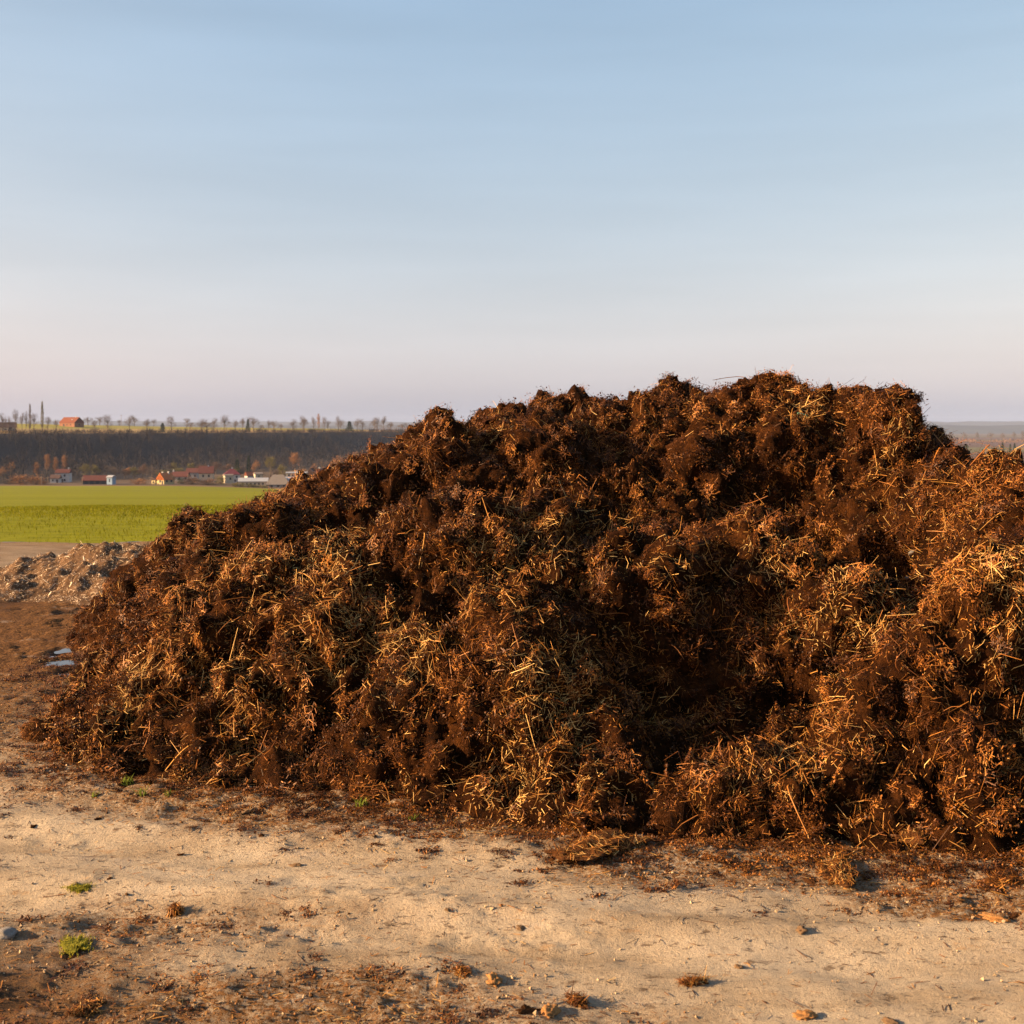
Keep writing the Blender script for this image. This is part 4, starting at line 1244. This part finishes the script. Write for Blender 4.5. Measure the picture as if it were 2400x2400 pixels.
VG = 'trees and shrubs around the village'
vt_list = [  # u, v top, depth, width px, kind, material, name, label
    (110, 1064, 690, 24, 'vase', 'twig_orange', 'bare_tree', 'left of three tall rusty trees behind the white house'),
    (131, 1070, 700, 22, 'vase', 'twig_orange', 'bare_tree', 'middle of three tall rusty trees behind the white house'),
    (151, 1065, 690, 22, 'vase', 'twig_orange', 'bare_tree', 'right of three tall rusty trees behind the white house'),
    (28, 1080, 680, 22, 'round', 'twig_orange', 'bare_tree', 'rusty tree above the shrubs near the left edge'),
    (6, 1092, 640, 26, 'round', 'twig_orange', 'bare_tree', 'rusty tree at the left edge of the village'),
    (86, 1082, 670, 22, 'vase', 'twig_orange', 'bare_tree', 'slim rusty tree just left of the white house'),
    (20, 1118, 602, 40, 'shrub', 'twig_grey', 'shrub', 'dull brown shrub at the left edge beyond the field'),
    (50, 1105, 598, 52, 'shrub', 'twig_orange', 'shrub', 'broad orange shrub in front of the village, left one'),
    (84, 1106, 596, 42, 'shrub', 'twig_orange', 'shrub', 'tall orange shrub left of the white house'),
    (104, 1124, 594, 22, 'shrub', 'twig_orange', 'shrub', 'low orange shrub beside the white house'),
    (218, 1087, 730, 30, 'round', 'twig_grey', 'bare_tree', 'grey domed tree behind the long red barn, left one'),
    (249, 1089, 730, 26, 'round', 'twig_grey', 'bare_tree', 'grey domed tree behind the end of the red barn'),
    (298, 1093, 680, 22, 'round', 'twig_orange', 'bare_tree', 'upright orange tree between red barn and orange-roofed house'),
    (325, 1116, 600, 36, 'shrub', 'twig_orange', 'shrub', 'round orange shrub left of the orange-roofed house'),
    (343, 1092, 720, 30, 'round', 'twig_grey', 'bare_tree', 'grey domed tree behind the orange shrub'),
    (400, 1085, 760, 42, 'vase', 'twig_grey', 'bare_tree', 'wide grey tree behind the orange-roofed house'),
    (408, 1113, 600, 16, 'vase', 'twig_grey', 'bare_tree', 'small dark bare tree right of the orange-roofed house'),
    (424, 1116, 615, 20, 'shrub', 'needles', 'shrub', 'dark green shrub right of the orange-roofed house'),
    (452, 1113, 602, 40, 'shrub', 'twig_dull', 'shrub', 'grey shrub below the red-roofed houses, left one'),
    (488, 1117, 598, 50, 'shrub', 'twig_dull', 'shrub', 'broad grey shrub below the red house with pale gable'),
    (514, 1112, 610, 24, 'shrub', 'twig_olive', 'shrub', 'olive shrub left of the plum-roofed house'),
    (556, 1074, 730, 15, 'conifer', 'needles', 'conifer_tree', 'dark conifer behind the plum-roofed house, left one'),
    (583, 1068, 730, 14, 'conifer', 'needles', 'conifer_tree', 'taller dark conifer right of the plum-roofed house'),
    (600, 1077, 710, 22, 'round', 'twig_orange', 'bare_tree', 'rusty tree right of the taller dark conifer'),
    (633, 1068, 715, 28, 'round', 'twig_olive', 'bare_tree', 'olive tree above the long white shed'),
    (694, 1059, 720, 34, 'round', 'twig_orange', 'bare_tree', 'large round rusty tree above the grey barn roof'),
    (735, 1085, 700, 18, 'round', 'twig_orange', 'bare_tree', 'small rusty tree above the dark gabled house'),
    (755, 1072, 760, 32, 'round', 'twig_grey', 'bare_tree', 'dull round tree left of the rusty trees by the heap'),
    (790, 1066, 730, 40, 'round', 'twig_orange', 'bare_tree', 'first of the rusty trees just above the heap slope'),
    (826, 1057, 740, 46, 'round', 'twig_orange', 'bare_tree', 'second of the rusty trees just above the heap slope'),
    (866, 1059, 740, 40, 'round', 'twig_orange', 'bare_tree', 'third of the rusty trees, half hidden by the heap')]
_r = random.Random(5)
back = []
for i in range(26):
    u = 172 + i * 23.5 + _r.uniform(-7, 7)
    back.append((u, _r.uniform(1080, 1100), _r.uniform(665, 760), _r.uniform(26, 40), _r.choice(['round', 'vase', 'round', 'shrub']), _r.choice(['twig_grey', 'twig_grey', 'twig_dull', 'twig_olive']), 'bare_tree',
                 f'bare tree in the row behind the village roofs, {ORD[i]} from the left'))
for u, vt, d, w, kd, mt, nm, lb in vt_list + back:
    tree(u, vt, d, w, kd, mt, lb, VG, nm)
for i in range(6):
    u = 553 + i * 13.5
    tree(u, 1128 + i * 1.6, 582, 20, 'shrub', 'twig_olive', f'olive hedge shrub by the long white shed, {ORD[i]} from the left', 'hedge shrubs at the field corner', 'shrub')

# plants on the right-hand plain
RG = 'trees on the plain right of the heap'
for i, (u, vt, d, w, kd, mt) in enumerate([(2228, 1010, 2600, 14, 'round', 'twig_grey'), (2262, 1011, 2600, 12, 'round', 'twig_grey'), (2290, 1009, 2550, 10, 'round', 'twig_grey'), (2322, 1010, 2600, 16, 'round', 'twig_grey'),
                                           (2350, 1011, 2500, 10, 'round', 'twig_grey'), (2378, 1010, 2600, 12, 'round', 'twig_grey'), (2398, 1008, 2500, 12, 'round', 'twig_grey')]):
    tree(u, vt, d, w, kd, mt, f'distant bare tree on the plain right of the heap, {ORD[i]} from the heap', RG)
for i, (u, vt, d, w) in enumerate([(2262, 1040, 1300, 14), (2350, 1036, 1250, 11), (2368, 1040, 1280, 9), (2378, 1038, 1300, 10)]):
    tree(u, vt, d, w, 'conifer' if i else 'round', 'needles', f'dark tree on the near plain right of the heap, {ORD[i]} from the heap', RG, 'conifer_tree' if i else 'bare_tree')

# wooded bank: too many trunks to tell apart
k = 2500
ts_ = rng.uniform(-260, BL * 1.25, k); ss = 3 - 150 * rng.random(k) ** 1.3
bx = P0[0] + BD[0] * ts_ + BN[0] * ss; by = P0[1] + BD[1] * ts_ + BN[1] * ss
bz = far_z(bx, by)
hh = rng.uniform(7, 12, k) * np.clip((3 - ss) / 30, .28, 1)
per = 34
idx = np.repeat(np.arange(k), per)
fr = rng.random(k * per)
P = np.stack([bx[idx] + rng.normal(0, 1.5, k * per), by[idx] + rng.normal(0, 1.5, k * per), bz[idx] + hh[idx] * fr * .85], 1)
D = unit(rng.normal(0, .5, (k * per, 3)) + np.array([0, 0, .8]))
V1, F1 = slivers(P, D, rng.uniform(1.2, 3.2, k * per), rng.uniform(.10, .35, k * per))
V2, F2 = slivers(np.stack([bx, by, bz - .3], 1), unit(np.stack([rng.normal(0, .05, k), rng.normal(0, .05, k), np.ones(k)], 1)), hh, rng.uniform(.3, .5, k))
V, f = join([(V1, F1), (V2, F2)])
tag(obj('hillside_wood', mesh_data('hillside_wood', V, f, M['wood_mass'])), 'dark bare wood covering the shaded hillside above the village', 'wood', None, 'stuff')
# scrub along the plateau rim
k = 9000
ts_ = rng.uniform(-60, BL * 1.2, k); ss = rng.uniform(1, 34, k)
bx = P0[0] + BD[0] * ts_ + BN[0] * ss; by = P0[1] + BD[1] * ts_ + BN[1] * ss
dens = sstep(-.3, .4, perlin(np.stack([ts_ * .03, ss * .05, ss * 0], 1)))
P = np.stack([bx, by, far_z(bx, by) - .2], 1)
V, f = slivers(P, unit(rng.normal(0, .22, (k, 3)) + np.array([0, 0, 1.0])), rng.uniform(1.0, 8.0, k) * (.15 + dens ** 2), rng.uniform(.08, .24, k))
tag(obj('rim_scrub', mesh_data('rim_scrub', V, [f], M['twig_dull'])), 'thin brown scrub along the rim of the plateau', 'scrub', None, 'stuff')
# far treeline on the plain
k = 5200
u_ = rng.uniform(2000, 2800, k); d_ = rng.uniform(2450, 2750, k)
x_ = (u_ - 1200) / F * d_
n_ = np.clip(.6 + .8 * perlin(xy0(x_, d_ * 0, .012)), .2, 1.3)
P = np.stack([x_, d_, far_z(x_, d_) + rng.random(k) * 5 * n_], 1)
V, f = slivers(P, unit(rng.normal(0, .4, (k, 3)) + np.array([0, 0, .8])), rng.uniform(3, 8, k) * n_, rng.uniform(1, 3, k))
tag(obj('treeline', mesh_data('treeline', V, [f], M['twig_dull'])), 'far brown treeline across the plain right of the heap', 'treeline', None, 'stuff')

# ---------------------------------------------------------------- village
def box_np(x0, x1, y0, y1, z0, z1):
    V = np.array([(x0, y0, z0), (x1, y0, z0), (x1, y1, z0), (x0, y1, z0), (x0, y0, z1), (x1, y0, z1), (x1, y1, z1), (x0, y1, z1)], float)
    return V, np.array([(0, 3, 2, 1), (4, 5, 6, 7), (0, 1, 5, 4), (1, 2, 6, 5), (2, 3, 7, 6), (3, 0, 4, 7)])

def house(name, label, cat, u, d, L, Wd, hw_, hr, rz, wall, roof, hip=0.0, windows=(), chimneys=(), door=None, skylight=False, group='village houses', gable=None):
    """ridge along local x; windows: (face, along, z, w, h) with face f(ront)/l/r"""
    x = (u - 1200) / F * d
    z = float(far_z(np.array([x]), np.array([d]))[0])
    o = empty(name, (x, d, z - .1), math.radians(rz))
    tag(o, label, cat, group)
    a, b = L / 2, Wd / 2
    gi = a - hip
    V = np.array([(-a, -b, -1), (a, -b, -1), (a, b, -1), (-a, b, -1), (-a, -b, hw_), (a, -b, hw_), (a, b, hw_), (-a, b, hw_)] + ([(-a, 0, hw_ + hr), (a, 0, hw_ + hr)] if hip == 0 else []), float)
    q = [(0, 1, 5, 4), (1, 2, 6, 5), (2, 3, 7, 6), (3, 0, 4, 7)]
    tr = [(4, 7, 8), (5, 9, 6)] if hip == 0 else []
    obj('wall', mesh_data('wall', V, [np.array(q)] + ([np.array(tr)] if tr else []), M[wall]), o)
    e, th = 0.45, 0.22
    sl_ = hr / b
    zE = hw_ - e * sl_ + .05
    A = a + (e * .6)
    gi2 = gi + (e * .6 if hip == 0 else 0)
    V = np.array([(-A, -b - e, zE), (A, -b - e, zE), (A, b + e, zE), (-A, b + e, zE), (-gi2, 0, hw_ + hr + .05), (gi2, 0, hw_ + hr + .05)], float)
    V = np.concatenate([V, V + [0, 0, th]])
    q = [(6, 7, 11, 10), (8, 9, 10, 11), (0, 4, 5, 1), (2, 5, 4, 3), (0, 1, 7, 6), (2, 3, 9, 8)]
    tr = [(7, 8, 11), (9, 6, 10), (1, 5, 2), (3, 4, 0)]
    q += [(1, 2, 8, 7), (3, 0, 6, 9)]
    ro = obj('roof', mesh_data('roof', V, [np.array(q), np.array(tr)], M[roof]), o)
    for cx, cy, ch in chimneys:
        zr = hw_ + hr * (1 - abs(cy) / b)
        obj('chimney', mesh_data('chimney', *(lambda r: (r[0], [r[1]]))(box_np(cx - .35, cx + .35, cy - .35, cy + .35, zr - .6, zr + ch)), M['w_white']), ro)
    if skylight:
        V, f = box_np(a * .3, a * .3 + 1.1, -.5, .5, 0, .12)
        V = V @ np.array(Matrix.Rotation(math.atan(sl_), 3, 'X')).T + [0, -b * .5, hw_ + hr * .5 + .3]
        obj('skylight', mesh_data('skylight', V, [f], M['r_pale']), ro)
    for fc, al, zz, ww, wh in windows:
        if fc == 'f': V, f = box_np(al - ww / 2, al + ww / 2, -b - .06, -b + .1, zz, zz + wh)
        elif fc == 'l': V, f = box_np(-a - .06, -a + .1, al - ww / 2, al + ww / 2, zz, zz + wh)
        else: V, f = box_np(a - .1, a + .06, al - ww / 2, al + ww / 2, zz, zz + wh)
        wo = obj('window', mesh_data('window', V, [f], M['glass']), o)
    if door:
        fc, al, ww, wh = door
        V, f = box_np(al - ww / 2, al + ww / 2, -b - .08, -b + .1, .1, wh) if fc == 'f' else box_np(-a - .08, -a + .1, al - ww / 2, al + ww / 2, .1, wh)
        obj('door', mesh_data('door', V, [f], M['w_dark']), o)
    return o

wf = lambda n, w, z, ww=1.0, wh=1.3: [('f', -w / 2 + (i + .5) * w / n, z, ww, wh) for i in range(n)]
# plateau
dA = bank_d(168, 120)
pm = F / dA
house('farmhouse', 'farmhouse with rust red roof standing alone on the plateau', 'house', 168, dA, 38 / pm + 3, 30 / pm, 9.6 / pm, 12 / pm, -24, 'w_brick', 'r_rust', 0, wf(3, 12, 1.0) + [('r', 0, 1, 1, 1.3)], [(5, 0, 1.2)], ('f', -3.4, 1.6, 2.1), True, 'plateau buildings')
dB = bank_d(18, 70)
house('barn', 'dark roofed barn with pale gable among trees at the left edge', 'barn', 16, dB, 13, 9, 2.4, 3.4, 26, 'w_cream', 'r_brown', 0, [('l', 0, 1.0, 1.2, 1.2)], [], ('f', 2, 2.2, 2.2), False, 'plateau buildings')
# valley
house('white_house', 'two-storey white house with red roof below the rusty trees', 'house', 149, 640, 7.2, 7, 5.2, 1.7, 9, 'w_white', 'r_red', 0, wf(2, 5, 3.2, .9, 1.2) + wf(2, 5, .8, .9, 1.2), [(2.6, 0, 1.1)], ('f', 0, 1.0, 2.0))
house('outbuilding', 'small whitewashed outbuilding beside the two-storey white house', 'shed', 131, 630, 4.6, 5, 2.6, 1.6, 8, 'w_white', 'r_brown', 0, wf(2, 4, 1.0, .8, .9), [], ('f', 1.2, .9, 1.9))
house('barn', 'long low barn with dull red roof and dark open front', 'barn', 226, 606, 12.6, 8, 2.1, 2.2, 7, 'w_dark', 'r_red', 0, wf(4, 11, .3, 1.6, 1.6), [], None)
house('shed', 'narrow pale blue shed at the end of the long red barn', 'shed', 261, 600, 2.9, 3.6, 3.8, .7, -12, 'w_blue', 'r_pale', 0, [('f', 0, 1.4, .5, 1.6)], [], None)
house('house', 'small house with bright orange roof and yellow sunlit wall', 'house', 388, 604, 7.0, 5.4, 2.8, 2.9, 58, 'w_yellow', 'r_orange', 0, [('l', 0, 1.0, 1.2, 1.4), ('f', 1.4, 1.2, 1.1, 1.1), ('f', -1.6, 1.2, 1.1, 1.1)], [(-1.5, .4, 1.2), (1.6, -.4, 1.2)], ('l', -1.6, 1.0, 2.0))
house('shed', 'low yellow shed leaning left of the orange-roofed house', 'shed', 364, 604, 2.6, 2.6, 2.4, .8, 62, 'w_yellow', 'r_brown', 0, [('l', 0, .8, .7, .9)], [], ('f', 0, .9, 1.9))
house('house', 'red-roofed house half hidden left of the house with pale gable', 'house', 424, 655, 8.5, 8, 2.7, 2.4, 4, 'w_grey', 'r_red', 0, wf(3, 10, 1.0), [(-4, 0, 1.2)], None)
house('house', 'low red-roofed house between the two larger red roofs', 'house', 452, 690, 6.5, 8, 3.6, 2.2, 6, 'w_grey', 'r_red', 0, wf(2, 7, 1.0), [], None)
house('house', 'tall red-roofed house with bright pale gable facing left', 'house', 484, 650, 7.6, 7.5, 4.8, 3.4, 10, 'w_cream', 'r_red', 0, wf(2, 6, 2.6), [(1, 0, .7)], None)
house('house', 'white house with plum red hipped roof beside conifers', 'house', 544, 640, 8.4, 8, 4.6, 2.7, 14, 'w_white', 'r_plum', 3.6, wf(3, 7, 2.7, .9, 1.1) + wf(2, 6, .6, .9, 1.2), [(0, 0, 1.0)], ('f', 3, 1.0, 2.0))
house('annex', 'cream annex built against the plum-roofed white house', 'house', 535, 626, 4.5, 3.5, 4.2, .5, 30, 'w_cream', 'r_grey', 0, [('l', 0, 2.0, .9, 1.2), ('f', .6, 2.0, .9, 1.2)], [], None)
house('shed', 'long white shed with pale blue metal roof above the hedge', 'shed', 594, 604, 14.5, 8, 2.4, 1.5, 8, 'w_cream', 'r_pale', 0, wf(6, 12, .8, .9, .9), [], None)
house('house', 'small rust-roofed house behind the long white shed', 'house', 588, 650, 5.5, 5, 3.6, 1.7, 30, 'w_white', 'r_rust', 0, [('l', 0, 1.8, .9, 1.1)], [], None)
house('house', 'little white house behind the middle of the long white shed', 'house', 605, 640, 4.0, 4, 4.9, .7, 24, 'w_cream', 'r_grey', 0, [('f', 0, 3.4, .8, .8)], [], None)
house('barn', 'big barn with broad grey brown roof next to the heap', 'barn', 652, 600, 11.5, 12, 1.6, 4.4, 10, 'w_grey', 'r_grey', 3.2, wf(3, 9, .2, 1.0, 1.0), [], None)
house('barn', 'paler grey roofed barn directly behind the heap slope', 'barn', 694, 606, 10.5, 11, 1.8, 3.4, 14, 'w_white', 'r_pale', 0, wf(3, 9, .2, 1.0, 1.0), [], None)
house('house', 'flat white building behind the grey barn roofs', 'house', 696, 640, 11, 6, 5.9, .4, 6, 'w_cream', 'r_pale', 0, wf(5, 10, 4.2, .9, 1.0), [(0, 0, .9)], None)
house('house', 'dark gabled house right of the grey barn roofs', 'house', 731, 660, 6, 6.4, 3.8, 3.4, 82, 'w_dark', 'r_brown', 0, [('l', 0, 1.6, 1.0, 1.2)], [], None)
house('house', 'red-roofed house nearest to the heap slope', 'house', 758, 650, 6.5, 6, 4.6, 2.9, 20, 'w_cream', 'r_red', 0, wf(2, 5, 2.4), [(-2, 0, 1.3)], None)

def pole(u, vtop, d, label):
    x = (u - 1200) / F * d
    z = float(far_z(np.array([x]), np.array([d]))[0])
    h = H - (vtop - HOR) / F * d - z
    o = empty('utility_pole', (x, d, z)); tag(o, label, 'pole', 'utility poles')
    V, f = tube_np([(0, 0, -.4), (0, 0, h)], [.16, .12], 6)
    obj('post', mesh_data('post', V, [f], M['pole']), o)
    V, f = box_np(-.9, .9, -.08, .08, h - .7, h - .5)
    obj('crossarm', mesh_data('crossarm', V, [f], M['pole']), o)
pole(97, 1116, 590, 'thin pole in front of the orange shrubs')
pole(193, 1117, 596, 'pole at the left end of the long red barn')
pole(352, 1117, 606, 'pole between orange shrub and orange-roofed house')
pole(441, 1111, 606, 'pole below the red-roofed houses')
pole(284, 972, bank_d(284, 150), 'pole on the plateau skyline right of the farmhouse')
pole(112, 1117, 640, 'pole just left of the whitewashed outbuilding')

# ---------------------------------------------------------------- air
hz = bpy.data.materials.new('haze')
hz.use_nodes = True
nt = hz.node_tree
nt.nodes.remove(nt.nodes['Principled BSDF'])
pv = nt.nodes.new('ShaderNodeVolumePrincipled')
pv.inputs['Color'].default_value = (0.41, 0.51, 0.76, 1)
pv.inputs['Density'].default_value = 0.000055
pv.inputs['Anisotropy'].default_value = 0.0
nt.links.new(pv.outputs[0], nt.nodes['Material Output'].inputs['Volume'])
V, f = box_np(-13600, 13600, -12600, 13600, -32, 135)
tag(obj('haze', mesh_data('haze', V, [f], hz)), 'thin pale haze over the valley', 'haze', None, 'stuff')
